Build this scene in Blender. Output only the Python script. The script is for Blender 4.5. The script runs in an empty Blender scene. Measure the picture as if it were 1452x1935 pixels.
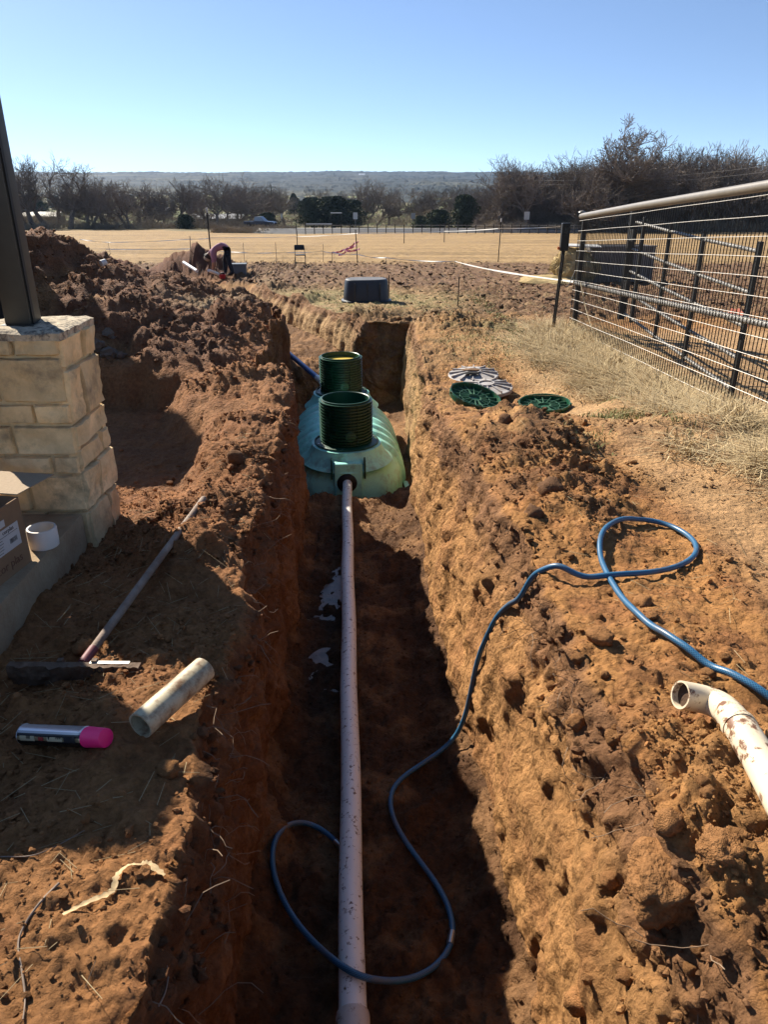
import bpy, bmesh, math, random
import numpy as np
from mathutils import Vector, Matrix, Euler
from mathutils.bvhtree import BVHTree

scene = bpy.context.scene
col = scene.collection
R = math.radians

# ------------------------------------------------------------------ camera
CAM_H, TILT, FPX = 1.55, 24.0, 1400.0
cam_d = bpy.data.cameras.new('camera')
cam_d.sensor_fit = 'VERTICAL'; cam_d.sensor_height = 24.0
cam_d.lens = 24.0 * FPX / 1935.0
cam_d.clip_start = 0.05; cam_d.clip_end = 20000
cam = bpy.data.objects.new('camera', cam_d); col.objects.link(cam)
cam.location = (0, 0, CAM_H); cam.rotation_euler = (R(90 - TILT), 0, 0)
scene.camera = cam

# ------------------------------------------------------------------ light
SUN_AZ, SUN_EL = 40.5, 35.0            # degrees left of straight ahead, above horizon
world = bpy.data.worlds.new('World'); scene.world = world; world.use_nodes = True
wn = world.node_tree.nodes; wl = world.node_tree.links
for n in list(wn): wn.remove(n)
sky = wn.new('ShaderNodeTexSky'); sky.sky_type = 'NISHITA'; sky.sun_disc = False
sky.sun_elevation = R(SUN_EL); sky.sun_rotation = R(-SUN_AZ)
sky.altitude = 300; sky.air_density = 1.0; sky.dust_density = 0.15; sky.ozone_density = 2.5
tc = wn.new('ShaderNodeTexCoord'); mp = wn.new('ShaderNodeMapping')
mp.vector_type = 'POINT'; mp.inputs['Scale'].default_value = (1, 1, 1.9); mp.inputs['Location'].default_value = (0, 0, 0.09)
nrm = wn.new('ShaderNodeVectorMath'); nrm.operation = 'NORMALIZE'
hsv = wn.new('ShaderNodeHueSaturation'); hsv.inputs['Hue'].default_value = 0.502; hsv.inputs['Saturation'].default_value = 1.0
bg = wn.new('ShaderNodeBackground'); bg.inputs['Strength'].default_value = 0.08
wo = wn.new('ShaderNodeOutputWorld')
wl.new(tc.outputs['Generated'], mp.inputs['Vector']); wl.new(mp.outputs[0], nrm.inputs[0])
wl.new(nrm.outputs[0], sky.inputs['Vector']); wl.new(sky.outputs[0], hsv.inputs['Color'])
wl.new(hsv.outputs[0], bg.inputs['Color']); wl.new(bg.outputs[0], wo.inputs['Surface'])
sd = bpy.data.lights.new('sun', 'SUN'); sd.energy = 5.0; sd.angle = R(0.53); sd.color = (1.0, 0.92, 0.79)
sun = bpy.data.objects.new('sun', sd); col.objects.link(sun)
sdir = Vector((-math.sin(R(SUN_AZ)) * math.cos(R(SUN_EL)), math.cos(R(SUN_AZ)) * math.cos(R(SUN_EL)), math.sin(R(SUN_EL))))
sun.rotation_euler = (-sdir).to_track_quat('-Z', 'Y').to_euler(); sun.location = (0, 0, 60)
vs = scene.view_settings
scene.display_settings.display_device = 'sRGB'
vs.view_transform = 'Standard'; vs.look = 'None'; vs.exposure = 1.15; vs.gamma = 1.0; vs.use_curve_mapping = False
scene.render.engine = 'CYCLES'
cy = scene.cycles
cy.use_denoising = True; cy.denoiser = 'OPENIMAGEDENOISE'; cy.max_bounces = 6; cy.diffuse_bounces = 3
cy.glossy_bounces = 3; cy.transmission_bounces = 3; cy.volume_bounces = 0; cy.transparent_max_bounces = 8
cy.use_adaptive_sampling = True; cy.adaptive_threshold = 0.02; cy.caustics_reflective = False; cy.caustics_refractive = False

# ------------------------------------------------------------------ projection helpers
CT, ST = math.cos(R(TILT)), math.sin(R(TILT))
EYE = Vector((0, 0, CAM_H))
def ray(px, py):
    a = (px - 726.0) / FPX; b = (967.5 - py) / FPX
    return Vector((a, CT + b * ST, -ST + b * CT))
def at_y(px, py, Y):
    d = ray(px, py); return EYE + d * (Y / d.y)
def at_z(px, py, z):
    d = ray(px, py); return EYE + d * ((z - CAM_H) / d.z)

# ------------------------------------------------------------------ numpy noise
_rs = np.random.RandomState(7)
PERM = _rs.permutation(256).astype(np.int32)
_g = _rs.normal(size=(256, 3)); GRAD = (_g / np.linalg.norm(_g, axis=1)[:, None]).astype(np.float32)
RND = _rs.rand(256, 3).astype(np.float32)
def _h(ix, iy, iz): return PERM[(PERM[(PERM[ix & 255] + iy) & 255] + iz) & 255]
def perlin(p):
    p = p.astype(np.float32); fl = np.floor(p); i = fl.astype(np.int32); f = p - fl
    u = f * f * f * (f * (f * 6 - 15) + 10); out = np.zeros(len(p), np.float32)
    for dx in (0, 1):
        wx = u[:, 0] if dx else 1 - u[:, 0]
        for dy in (0, 1):
            wy = u[:, 1] if dy else 1 - u[:, 1]
            for dz in (0, 1):
                wz = u[:, 2] if dz else 1 - u[:, 2]
                g = GRAD[_h(i[:, 0] + dx, i[:, 1] + dy, i[:, 2] + dz)]
                out += wx * wy * wz * (g[:, 0] * (f[:, 0] - dx) + g[:, 1] * (f[:, 1] - dy) + g[:, 2] * (f[:, 2] - dz))
    return out * 1.6
def fbm(p, freq, octv=3, gain=0.5, seed=0):
    o = np.zeros(len(p), np.float32); a = 1.0; f = freq
    for k in range(octv):
        o += a * perlin(p * f + (seed * 17.3 + k * 5.1)); a *= gain; f *= 2.03
    return o
def lumps(p, freq, seed=0, rad=0.62, sharp=False):
    """rounded clod bumps 0..1 from jittered cells"""
    q = p.astype(np.float32) * freq + seed * 11.7; fl = np.floor(q).astype(np.int32); best = np.zeros(len(q), np.float32)
    for dx in (-1, 0, 1):
        for dy in (-1, 0, 1):
            for dz in (-1, 0, 1):
                c = fl + np.array([dx, dy, dz], np.int32); h = _h(c[:, 0], c[:, 1], c[:, 2]); r = RND[h]
                d = ((q - c - r) ** 2).sum(1); rr = rad * (0.35 + 0.65 * r[:, 0])
                if sharp:      # broken clods: steep sides and a tilted flat top
                    top = rr * (.50 + .45 * ((q - c - r) * (r[:, [1, 2, 0]] - .5)).sum(1) / rr)
                    best = np.maximum(best, np.minimum(np.maximum(rr - np.sqrt(d), 0) * 2.0, np.maximum(top, 0)))
                else: best = np.maximum(best, np.sqrt(np.maximum(rr * rr - d, 0)))
    return best / rad
def sstep(a, b, x):
    t = np.clip((x - a) / (b - a), 0, 1); return t * t * (3 - 2 * t)

# ------------------------------------------------------------------ mesh helpers
def tag(o, label=None, cat=None, group=None, kind=None):
    if label: o['label'] = label
    if cat: o['category'] = cat
    if group: o['group'] = group
    if kind: o['kind'] = kind
    return o
def raw_mesh(name, V, F, mat=None, smooth=False, sharp=None):
    """V (n,3), F (m,3|4) arrays -> mesh"""
    V = np.asarray(V, np.float32); F = np.asarray(F, np.int32); k = F.shape[1]
    me = bpy.data.meshes.new(name)
    me.vertices.add(len(V)); me.vertices.foreach_set('co', V.ravel())
    me.loops.add(F.size); me.loops.foreach_set('vertex_index', F.ravel())
    me.polygons.add(len(F)); me.polygons.foreach_set('loop_start', np.arange(0, F.size, k, dtype=np.int32))
    me.polygons.foreach_set('loop_total', np.full(len(F), k, np.int32))
    me.polygons.foreach_set('use_smooth', np.full(len(F), smooth, bool))
    me.update(calc_edges=True)
    if mat: me.materials.append(mat)
    return me
def link(name, me, parent=None):
    o = bpy.data.objects.new(name, me); col.objects.link(o)
    if parent is not None: o.parent = parent
    return o
def empty(name, loc=(0, 0, 0), rot=(0, 0, 0)):
    o = bpy.data.objects.new(name, None); col.objects.link(o); o.location = loc; o.rotation_euler = rot
    o.empty_display_size = 0.1
    return o
class MB:
    def __init__(s): s.v = []; s.f = []; s.mi = []; s.m = 0
    def add(s, V, F):
        b = len(s.v); s.v.extend([tuple(x) for x in V]); s.f.extend([tuple(i + b for i in f) for f in F]); s.mi.extend([s.m] * len(F))
        return s
    def box(s, c, size, rot=None, taper=1.0):
        hx, hy, hz = size[0] / 2, size[1] / 2, size[2] / 2; V = []
        for z in (-1, 1):
            t = taper if z > 0 else 1
            for x, y in ((-1, -1), (1, -1), (1, 1), (-1, 1)):
                p = Vector((x * hx * t, y * hy * t, z * hz))
                if rot is not None: p = rot @ p
                V.append(p + Vector(c))
        return s.add(V, [(3, 2, 1, 0), (4, 5, 6, 7), (0, 1, 5, 4), (1, 2, 6, 5), (2, 3, 7, 6), (3, 0, 4, 7)])
    def tube(s, path, r, n=8, caps=True, closed=False):
        P = [Vector(p) for p in path]; m = len(P); rr = r if isinstance(r, (list, tuple)) else [r] * m
        t0 = (P[1] - P[0]).normalized(); up = Vector((0, 0, 1)) if abs(t0.z) < 0.9 else Vector((1, 0, 0))
        u = t0.cross(up).normalized(); V = []; F = []
        for i, p in enumerate(P):
            if closed: t = (P[(i + 1) % m] - P[i - 1]).normalized()
            else: t = (P[min(i + 1, m - 1)] - P[max(i - 1, 0)]).normalized()
            u = (u - t * u.dot(t)).normalized(); w = t.cross(u)
            for k in range(n):
                a = 2 * math.pi * k / n; V.append(p + (u * math.cos(a) + w * math.sin(a)) * rr[i])
        for i in range(m if closed else m - 1):
            j = (i + 1) % m
            for k in range(n):
                F.append((i * n + k, i * n + (k + 1) % n, j * n + (k + 1) % n, j * n + k))
        if caps and not closed:
            F.append(tuple(range(n - 1, -1, -1))); F.append(tuple((m - 1) * n + k for k in range(n)))
        return s.add(V, F)
    def lathe(s, prof, n=32, origin=(0, 0, 0), rot=None, close=False):
        V = []; F = []; m = len(prof); o = Vector(origin)
        for (r, z) in prof:
            for k in range(n):
                a = 2 * math.pi * k / n; p = Vector((r * math.cos(a), r * math.sin(a), z))
                if rot is not None: p = rot @ p
                V.append(p + o)
        for i in range(m if close else m - 1):
            j = (i + 1) % m
            for k in range(n): F.append((i * n + k, i * n + (k + 1) % n, j * n + (k + 1) % n, j * n + k))
        return s.add(V, F)
    def disc(s, c, r, n=24, rot=None):
        V = [Vector(c)]
        for k in range(n):
            a = 2 * math.pi * k / n; p = Vector((r * math.cos(a), r * math.sin(a), 0))
            if rot is not None: p = rot @ p
            V.append(p + Vector(c))
        return s.add(V, [(0, 1 + k, 1 + (k + 1) % n) for k in range(n)])
    def build(s, name, mats, parent=None, smooth=None, bevel=0):
        me = bpy.data.meshes.new(name); me.from_pydata([tuple(v) for v in s.v], [], s.f)
        mats = mats if isinstance(mats, (list, tuple)) else [mats]
        for m in mats: me.materials.append(m)
        if len(mats) > 1: me.polygons.foreach_set('material_index', np.array(s.mi, np.int32))
        bm = bmesh.new(); bm.from_mesh(me); bmesh.ops.recalc_face_normals(bm, faces=bm.faces)
        if bevel > 0:
            es = [e for e in bm.edges if len(e.link_faces) == 2 and e.calc_face_angle(0) > 0.6]
            bmesh.ops.bevel(bm, geom=es, offset=bevel, segments=2, affect='EDGES', profile=0.6, clamp_overlap=True)
        bm.to_mesh(me); bm.free()
        if smooth is not None:
            me.polygons.foreach_set('use_smooth', np.ones(len(me.polygons), bool)); me.set_sharp_from_angle(angle=R(smooth))
        me.update()
        return link(name, me, parent)

# ------------------------------------------------------------------ materials
MATS = {}
ALB = 0.72      # all reflectances were set for a brighter exposure; this keeps them in the real range
def mat(name, color, rough=0.7, metal=0.0, spec=0.4, var=0.0, vscale=8.0, bump=0.0, bscale=40.0, dirt=None, dscale=6.0, damt=0.5, objrand=0.0, coat=0.0, dsharp=0.12):
    if name in MATS: return MATS[name]
    m = bpy.data.materials.new(name); m.use_nodes = True; nt = m.node_tree; N = nt.nodes; L = nt.links
    b = N['Principled BSDF']; b.inputs['Roughness'].default_value = rough; b.inputs['Metallic'].default_value = metal
    b.inputs['Specular IOR Level'].default_value = spec; b.inputs['Coat Weight'].default_value = coat
    tcn = N.new('ShaderNodeTexCoord')
    rgb = N.new('ShaderNodeRGB'); rgb.outputs[0].default_value = (*[x * ALB for x in color], 1); cur = rgb.outputs[0]
    if var > 0:
        nz = N.new('ShaderNodeTexNoise'); nz.inputs['Scale'].default_value = vscale; nz.inputs['Detail'].default_value = 6; nz.inputs['Roughness'].default_value = 0.65
        L.new(tcn.outputs['Object'], nz.inputs['Vector'])
        mr = N.new('ShaderNodeMapRange'); mr.inputs['From Min'].default_value = 0.3; mr.inputs['From Max'].default_value = 0.7
        mr.inputs['To Min'].default_value = 1 - var; mr.inputs['To Max'].default_value = 1 + var
        L.new(nz.outputs['Fac'], mr.inputs['Value'])
        mx = N.new('ShaderNodeVectorMath'); mx.operation = 'SCALE'; L.new(cur, mx.inputs[0]); L.new(mr.outputs[0], mx.inputs['Scale']); cur = mx.outputs[0]
    if objrand > 0:
        oi = N.new('ShaderNodeObjectInfo'); mr = N.new('ShaderNodeMapRange'); mr.inputs['To Min'].default_value = 1 - objrand; mr.inputs['To Max'].default_value = 1 + objrand
        L.new(oi.outputs['Random'], mr.inputs['Value'])
        mx = N.new('ShaderNodeVectorMath'); mx.operation = 'SCALE'; L.new(cur, mx.inputs[0]); L.new(mr.outputs[0], mx.inputs['Scale']); cur = mx.outputs[0]
    if dirt:
        nz = N.new('ShaderNodeTexNoise'); nz.inputs['Scale'].default_value = dscale; nz.inputs['Detail'].default_value = 8; nz.inputs['Roughness'].default_value = 0.7
        L.new(tcn.outputs['Object'], nz.inputs['Vector'])
        mr = N.new('ShaderNodeMapRange'); t = 0.5 + (0.5 - damt) * 0.5
        mr.inputs['From Min'].default_value = t - dsharp / 2; mr.inputs['From Max'].default_value = t + dsharp / 2
        L.new(nz.outputs['Fac'], mr.inputs['Value'])
        mx = N.new('ShaderNodeMix'); mx.data_type = 'RGBA'; L.new(mr.outputs[0], mx.inputs['Factor']); L.new(cur, mx.inputs['A']); mx.inputs['B'].default_value = (*[x * ALB for x in dirt], 1); cur = mx.outputs['Result']
    L.new(cur, b.inputs['Base Color'])
    if bump > 0:
        nz = N.new('ShaderNodeTexNoise'); nz.inputs['Scale'].default_value = bscale; nz.inputs['Detail'].default_value = 5
        L.new(tcn.outputs['Object'], nz.inputs['Vector'])
        bp = N.new('ShaderNodeBump'); bp.inputs['Strength'].default_value = bump; bp.inputs['Distance'].default_value = 0.01
        L.new(nz.outputs['Fac'], bp.inputs['Height']); L.new(bp.outputs[0], b.inputs['Normal'])
    MATS[name] = m; return m
def attr_mat(name, rough=0.9, fine=True, bump=True, spec=0.15, translucent=0.0):
    """ground-like material: point colour attribute 'Col', streaks where attribute 'fld' is 1, fine grain and relief"""
    m = bpy.data.materials.new(name); m.use_nodes = True; nt = m.node_tree; N = nt.nodes; L = nt.links
    b = N['Principled BSDF']; b.inputs['Roughness'].default_value = rough; b.inputs['Specular IOR Level'].default_value = spec
    at = N.new('ShaderNodeAttribute'); at.attribute_name = 'Col'; cur = at.outputs['Color']
    if fine:
        tcn = N.new('ShaderNodeTexCoord'); fl = N.new('ShaderNodeAttribute'); fl.attribute_name = 'fld'
        def nz(sc, det, vec=None, rgh=0.6):
            x = N.new('ShaderNodeTexNoise'); x.inputs['Scale'].default_value = sc; x.inputs['Detail'].default_value = det; x.inputs['Roughness'].default_value = rgh
            L.new(vec if vec is not None else tcn.outputs['Object'], x.inputs['Vector']); return x.outputs['Fac']
        def rng(s, a, bb, c, d):
            x = N.new('ShaderNodeMapRange'); x.inputs['From Min'].default_value = a; x.inputs['From Max'].default_value = bb
            x.inputs['To Min'].default_value = c; x.inputs['To Max'].default_value = d; L.new(s, x.inputs['Value']); return x.outputs[0]
        def mul(a, bb):
            x = N.new('ShaderNodeMath'); x.operation = 'MULTIPLY'; L.new(a, x.inputs[0]); L.new(bb, x.inputs[1]); return x.outputs[0]
        g1 = rng(nz(26, 8, rgh=0.72), 0.32, 0.68, 0.66, 1.3); g2 = rng(nz(2.6, 5), 0.3, 0.7, 0.78, 1.2)
        # mown pasture: long streaks across the field
        mpn = N.new('ShaderNodeMapping'); mpn.inputs['Scale'].default_value = (0.035, 0.42, 1); L.new(tcn.outputs['Object'], mpn.inputs['Vector'])
        st = rng(nz(1.0, 8, mpn.outputs[0], 0.65), 0.3, 0.7, 0.62, 1.36)
        mxf = N.new('ShaderNodeMix'); mxf.data_type = 'FLOAT'; L.new(fl.outputs['Fac'], mxf.inputs['Factor']); mxf.inputs['A'].default_value = 1.0; L.new(st, mxf.inputs['B'])
        k = mul(mul(g1, g2), mxf.outputs['Result'])
        sc = N.new('ShaderNodeVectorMath'); sc.operation = 'SCALE'; L.new(cur, sc.inputs[0]); L.new(k, sc.inputs['Scale']); cur = sc.outputs[0]
        if bump:
            b1 = N.new('ShaderNodeBump'); b1.inputs['Strength'].default_value = 1.0; b1.inputs['Distance'].default_value = 0.016
            L.new(nz(55, 9, rgh=0.72), b1.inputs['Height'])
            b2 = N.new('ShaderNodeBump'); b2.inputs['Strength'].default_value = 0.3; b2.inputs['Distance'].default_value = 0.05
            L.new(nz(9, 6, rgh=0.65), b2.inputs['Height'])
            wq = N.new('ShaderNodeTexNoise'); wq.inputs['Scale'].default_value = 30; wq.inputs['Detail'].default_value = 3; L.new(tcn.outputs['Object'], wq.inputs['Vector'])
            wa = N.new('ShaderNodeVectorMath'); wa.operation = 'MULTIPLY_ADD'; L.new(wq.outputs['Color'], wa.inputs[0]); wa.inputs[1].default_value = (.05, .05, .05); L.new(tcn.outputs['Object'], wa.inputs[2])
            vo = N.new('ShaderNodeTexVoronoi'); vo.feature = 'F1'; vo.inputs['Scale'].default_value = 26; L.new(wa.outputs[0], vo.inputs['Vector'])
            b3 = N.new('ShaderNodeBump'); b3.invert = True; b3.inputs['Strength'].default_value = 0.75; b3.inputs['Distance'].default_value = 0.02
            L.new(vo.outputs['Distance'], b3.inputs['Height']); L.new(b2.outputs[0], b3.inputs['Normal']); L.new(b3.outputs[0], b1.inputs['Normal'])
            L.new(b1.outputs[0], b.inputs['Normal'])
    L.new(cur, b.inputs['Base Color'])
    return m
def set_cols(me, C, name='Col'):
    a = me.attributes.new(name, 'FLOAT_COLOR', 'POINT'); A = np.ones((len(C), 4), np.float32); A[:, :3] = np.asarray(C) * ALB; a.data.foreach_set('color', A.ravel())
def set_f(me, F, name):
    a = me.attributes.new(name, 'FLOAT', 'POINT'); a.data.foreach_set('value', np.asarray(F, np.float32))

# ================================================================== GROUND
def zg(Y): return np.interp(Y, [-6, 0, 36, 140, 400, 9000], [0, 0, -1.94, -6.3, -11.5, -11.5])
def I(pts): 
    a = np.array(pts, float); return lambda Y: np.interp(Y, a[:, 0], a[:, 1])
XLL = I([(-6, -.5), (0, -.5), (1.1, -.52), (1.6, -.585), (2.7, -.63), (4.1, -.75), (6.6, -.86), (7.5, -.98), (8.0, -1.25), (8.6, -1.52), (12.0, -1.75), (13, -1.75), (14, -2.15), (22, -5.3), (26, -5.6), (9000, -5.6)])
XLB = I([(-6, -.5), (0, -.5), (1, -.54), (3, -.63), (4.2, -.70), (7.4, -.86), (8.0, -1.15), (8.6, -1.36), (12, -1.62), (13, -1.6), (14, -1.95), (22, -5.1), (26, -5.45), (9000, -5.45)])
XRB = I([(-6, .62), (0, .62), (2.4, .60), (4.24, .46), (7.9, .33), (8.6, .40), (12.6, .36), (13.15, .33), (13.5, -.55), (14, -.78), (22, -3.95), (26, -4.3), (9000, -4.3)])
XRL = I([(-6, .72), (0, .72), (1.4, .70), (2.9, .66), (4.1, .59), (6.9, .43), (7.6, .42), (8.6, .50), (12.6, .50), (13.15, .47), (13.5, -.36), (14, -.58), (22, -3.7), (26, -4.1), (9000, -4.1)])
ZFL = I([(-6, -1.43), (0, -1.43), (2, -1.52), (8.1, -1.87), (8.5, -2.25), (12.4, -2.25), (13.2, -2.2), (13.6, -1.66), (14, -1.57), (15, -1.5), (22, -1.95), (9000, -1.95)])
KTR = I([(-6, 0), (-.25, 0), (.0, 1), (21.5, 1), (24, 0), (9000, 0)])
RB = I([(-6, .08), (1, .10), (3, .12), (7, .07), (8, .04), (9000, .04)])    # rounding of the right lip

def bump2(X, Y, cx, cy, rx, ry, rot, h, p=1.2, nz=0.0):
    c, s = math.cos(R(rot)), math.sin(R(rot)); dx = X - cx; dy = Y - cy
    d = np.sqrt(((dx * c + dy * s) / rx) ** 2 + ((-dx * s + dy * c) / ry) ** 2) + nz
    d = np.sqrt(d * d + 0.02) - 0.09
    return h * np.clip(1 - d, 0, 1) ** p
PILES = [  # cx, cy, rx, ry, rot, h
    (-6.6, 12.8, 4.2, 3.4, 0, 1.75), (-5.2, 13.2, 2.2, 2.0, 20, .45), (-3.2, 9.5, 1.7, 1.2, 20, .80), (-2.35, 8.85, 1.3, .9, -25, .40),
    (-4.3, 15.3, 1.7, 1.5, 0, .78), (-2.6, 13.4, 1.35, 1.3, 0, .55), (-2.5, 11.2, 1.1, 1.5, 0, .42), (-4.2, 17.2, 1.4, 1.3, 0, .48),
    (-6.4, 26.5, 1.9, 1.6, 0, 1.15), (-7.3, 20.0, 2.2, 1.8, 0, 1.05), (-6.2, 20.0, 1.7, 1.6, 0, .55), (-9.2, 18.5, 2.6, 2.0, 0, 1.0), (-5.2, 18.4, 1.3, 1.2, 0, .50),
    (-6.6, 23.0, 1.4, 1.4, 0, .35)]
BERMS = [  # right bank and lips
    (.95, 5.45, .62, .95, 5, .15), (1.05, 4.9, .60, 1.0, 8, .20), (1.0, 3.9, .5, .7, 0, .10), (.98, 1.55, .36, .55, 0, .14), (1.15, 2.35, .4, .5, 0, .07),
    (1.15, 12.6, 1.0, .9, 0, .24), (-.1, 14.4, 1.0, .7, 25, .14), (.15, 13.75, .55, .32, 0, .15), (-.35, 13.95, .35, .3, 0, .12), (-1.9, 17.5, 1.3, .5, 68, .22), (-3.3, 20.6, 1.6, .5, 68, .2),
    (-1.0, 5.4, .42, 1.5, 4, .18), (-.95, 3.55, .40, .62, 0, .16), (-.82, 1.95, .25, .45, 0, .06), (-.75, 1.2, .4, .5, 0, .05), (-1.35, 7.4, .7, .9, 30, .24), (-2.1, 11.6, .60, 2.0, 4, .20), (-1.8, 9.3, .5, 1.0, 10, .06),
    (2.55, 5.6, .8, .5, 20, .16), (3.1, 4.6, .9, .6, 0, .12), (1.75, 6.05, .45, .35, 0, .05), (2.15, 5.8, .5, .4, 0, .09), (2.0, 8.7, 2.4, 2.7, 0, -.13), (1.35, 8.4, 1.3, 1.8, 0, -.32)]
def G(X, Y, nz=None, parts=False):
    n1 = 0 if nz is None else nz
    z = zg(Y) + 0.0 * X
    pile = np.zeros_like(z)
    for a in PILES: pile = np.maximum(pile, bump2(X, Y, *a, p=1.12, nz=n1 * .13))
    # tail of spoil along the left of the far trench
    berm = np.zeros_like(z)
    for a in BERMS: berm = berm + bump2(X, Y, *a, p=1.0, nz=n1 * .2)
    # left bank falls towards the slab edge
    z = z - (.02 + .06 * sstep(3.0, 2.2, Y)) * sstep(-.85, -1.45, X) * sstep(4.6, 3.4, Y)
    # scraped area behind the pillar
    xr = np.interp(Y, [3.4, 4.4, 5.4, 8.2], [-.95, -1.05, -1.2, -2.25])
    scr = sstep(0, .40, xr - X + .15 * n1) * sstep(8.28, 8.08, Y + .38 * n1) * sstep(4.15, 5.2, Y)
    z = z - .31 * scr * (1 - .35 * sstep(6.0, 8.0, Y) * 0)
    pile = pile * (1 - scr) * sstep(-.05, .40, np.abs(X - XLL(Y)) * (X < XLL(Y)) + 10 * (X >= XLL(Y)) + 10 * (Y > 23))
    out = z + pile + berm
    if parts: return out, pile, berm, scr
    return out
PUDDLES = [(-.44, 5.55, .18, .55), (-.44, 4.25, .15, .40)]

def geo(a, b, ratio, mn):
    o = [a]
    while o[-1] < b: o.append(o[-1] + max(mn, o[-1] * ratio))
    return o
Yr = list(np.linspace(-4, -.3, 8)) + list(np.linspace(-.25, .8, 18)) + geo(.83, 9.0, .0060, .0085)
Yr = Yr + geo(Yr[-1] + .05, 13, .0060, .04); Yr = Yr + geo(Yr[-1] + .05, 22, .0040, .04)
Yr += geo(Yr[-1] + .15, 60, .0125, .1); Yr += geo(Yr[-1] + 1, 3200, .06, 1)
Yr += list(np.linspace(13.13, 13.53, 36)); Yr = np.array(sorted(Yr)); NR = len(Yr)
NO, NW, NF = 290, 74, 84
YY = Yr[:, None]
s = np.linspace(0, 1, NO)[None, :]
XLo = -(0.60 * np.clip(YY, 0, None) + 3.4); XRo = 0.60 * np.clip(YY, 0, None) + 3.4
lip_wob = perlin(np.stack([Yr * 1.7, Yr * 0, Yr * 0 + 3], 1)) * .06 + perlin(np.stack([Yr * 5.5, Yr * 0, Yr * 0 + 9], 1)) * .03
lip_wob2 = perlin(np.stack([Yr * 1.5, Yr * 0, Yr * 0 + 23], 1)) * .05 + perlin(np.stack([Yr * 6, Yr * 0, Yr * 0 + 39], 1)) * .03
lip_wob = lip_wob * (Yr < 24); lip_wob2 = lip_wob2 * (Yr < 24)
xll = (XLL(Yr) + lip_wob)[:, None]; xlb = (XLB(Yr) + lip_wob * .5)[:, None]
xrl = (XRL(Yr) + lip_wob2 + RB(Yr))[:, None]; xrb = (XRB(Yr) + lip_wob2 * .5)[:, None]
# columns, left to right
Xa = xll + (XLo - xll) * (1 - s) ** 1.45                     # left bank
t = np.linspace(0, 1, NW + 2)[1:-1][None, :]
Xb = xlb + (xll - xlb) * (1 - t)          # left wall top->bottom
u = np.linspace(0, 1, NF)[None, :]
Xc = xlb + (xrb - xlb) * u
tr = t[:, ::-1]
Xd = xrb + .03 * (1 - tr) + (xrl - xrb - .03) * (1 - tr) ** 2.8
Xe = xrl + (XRo - xrl) * s ** 1.45
X = np.concatenate([Xa, Xb, Xc, Xd, Xe], 1); Yg = np.repeat(YY, X.shape[1], 1)
NC = X.shape[1]
REG = np.concatenate([np.full(NO, 0), np.full(NW, 1), np.full(NF, 2), np.full(NW, 3), np.full(NO, 4)])[None, :].repeat(NR, 0)
flat2 = np.stack([X.ravel(), Yg.ravel(), np.zeros(X.size)], 1)
n1 = fbm(flat2, .9, 3, seed=2).reshape(X.shape)
Zg, PI_, BE_, SC_ = G(X, Yg, n1, parts=True)
kt = KTR(Yr)[:, None]
zl = Zg[:, NO - 1:NO]; zr = Zg[:, NO + 2 * NW + NF:NO + 2 * NW + NF + 1]
zf = ZFL(Yr)[:, None]
zfl = zl + (zf - zl) * kt; zfr = zr + (zf - zr) * kt
Z = Zg.copy()
Z[:, NO:NO + NW] = zl + (zfl - zl) * (t ** .85)
fl = zfl + (zfr - zfl) * u
fl = fl + kt * (.16 * np.clip(1 - u / .13, 0, 1) ** 1.6 + .17 * np.clip((u - .76) / .24, 0, 1) ** 1.8)
for (px_, py_, rx_, ry_) in PUDDLES:
    fl = fl - .045 * np.clip(1.35 - ((Xc - px_) / rx_) ** 2 - ((YY - py_) / ry_) ** 2, 0, 1)
# soil heaped against the tank foot
fl = fl + .10 * np.exp(-((YY - 7.75) / .35) ** 2) * (.5 + .5 * np.sin(u * 5 + 1))
Z[:, NO + NW:NO + NW + NF] = fl
b0 = NO + NW + NF
foot_r = (fl[:, -1:])
Z[:, b0:b0 + NW] = zr + (foot_r - zr) * (tr ** .9)
foot_l = fl[:, :1]
Z[:, NO:NO + NW] = zl + (foot_l - zl) * (t ** .85)
Z = Zg + (Z - Zg) * sstep(0, .15, kt)
P = np.stack([X, Yg, Z], 2)
def grid_normals(P):
    du = np.gradient(P, axis=1); dv = np.gradient(P, axis=0); n = np.cross(du, dv); n /= np.linalg.norm(n, axis=2)[..., None] + 1e-9
    return n
Nn = grid_normals(P)
q = P.reshape(-1, 3).astype(np.float32); xq, yq, zq = q[:, 0], q[:, 1], q[:, 2]; rg = REG.ravel()
near = yq < 62
disp = np.zeros(len(q), np.float32)
pile = PI_.ravel(); berm = BE_.ravel(); scr = SC_.ravel(); kq = np.repeat(kt, NC, 1).ravel(); opn = kq > .03; rg = np.where(opn, rg, np.where(xq < -4.9, 0, np.where(rg == 0, 0, 4))); wall = ((rg == 1) | (rg == 3)); floor_ = rg == 2
pm = sstep(.03, .25, pile); bmk = sstep(.015, .10, np.clip(berm, 0, 1))
harrow = sstep(12.6, 15.0, yq + 1.2 * n1.ravel()) * sstep(39.5, 36.0, yq + 1.5 * n1.ravel()) * (rg == 4) + sstep(24, 27, yq) * sstep(39, 36, yq) * (rg == 0)
harrow = np.clip(harrow, 0, 1) * (1 - pm)
grass_g = np.clip(np.exp(-(((xq + .9) / 2.6) ** 2 + ((yq - 17.5) / 3.2) ** 2) ** 1.5) * 1.2, 0, 1) * (rg == 4)   # green patch round the tub
grass_g2 = np.exp(-(((xq - 2.0) / 1.4) ** 2 + ((yq - 11.5) / 1.6) ** 2)) * (rg == 4)
harrow = harrow * (1 - .85 * np.clip(grass_g, 0, 1))
path = sstep(1.55, 1.95, xq) * sstep(13.0, 11.5, yq) * (rg == 4)                                        # trodden smooth strip on the right
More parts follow.
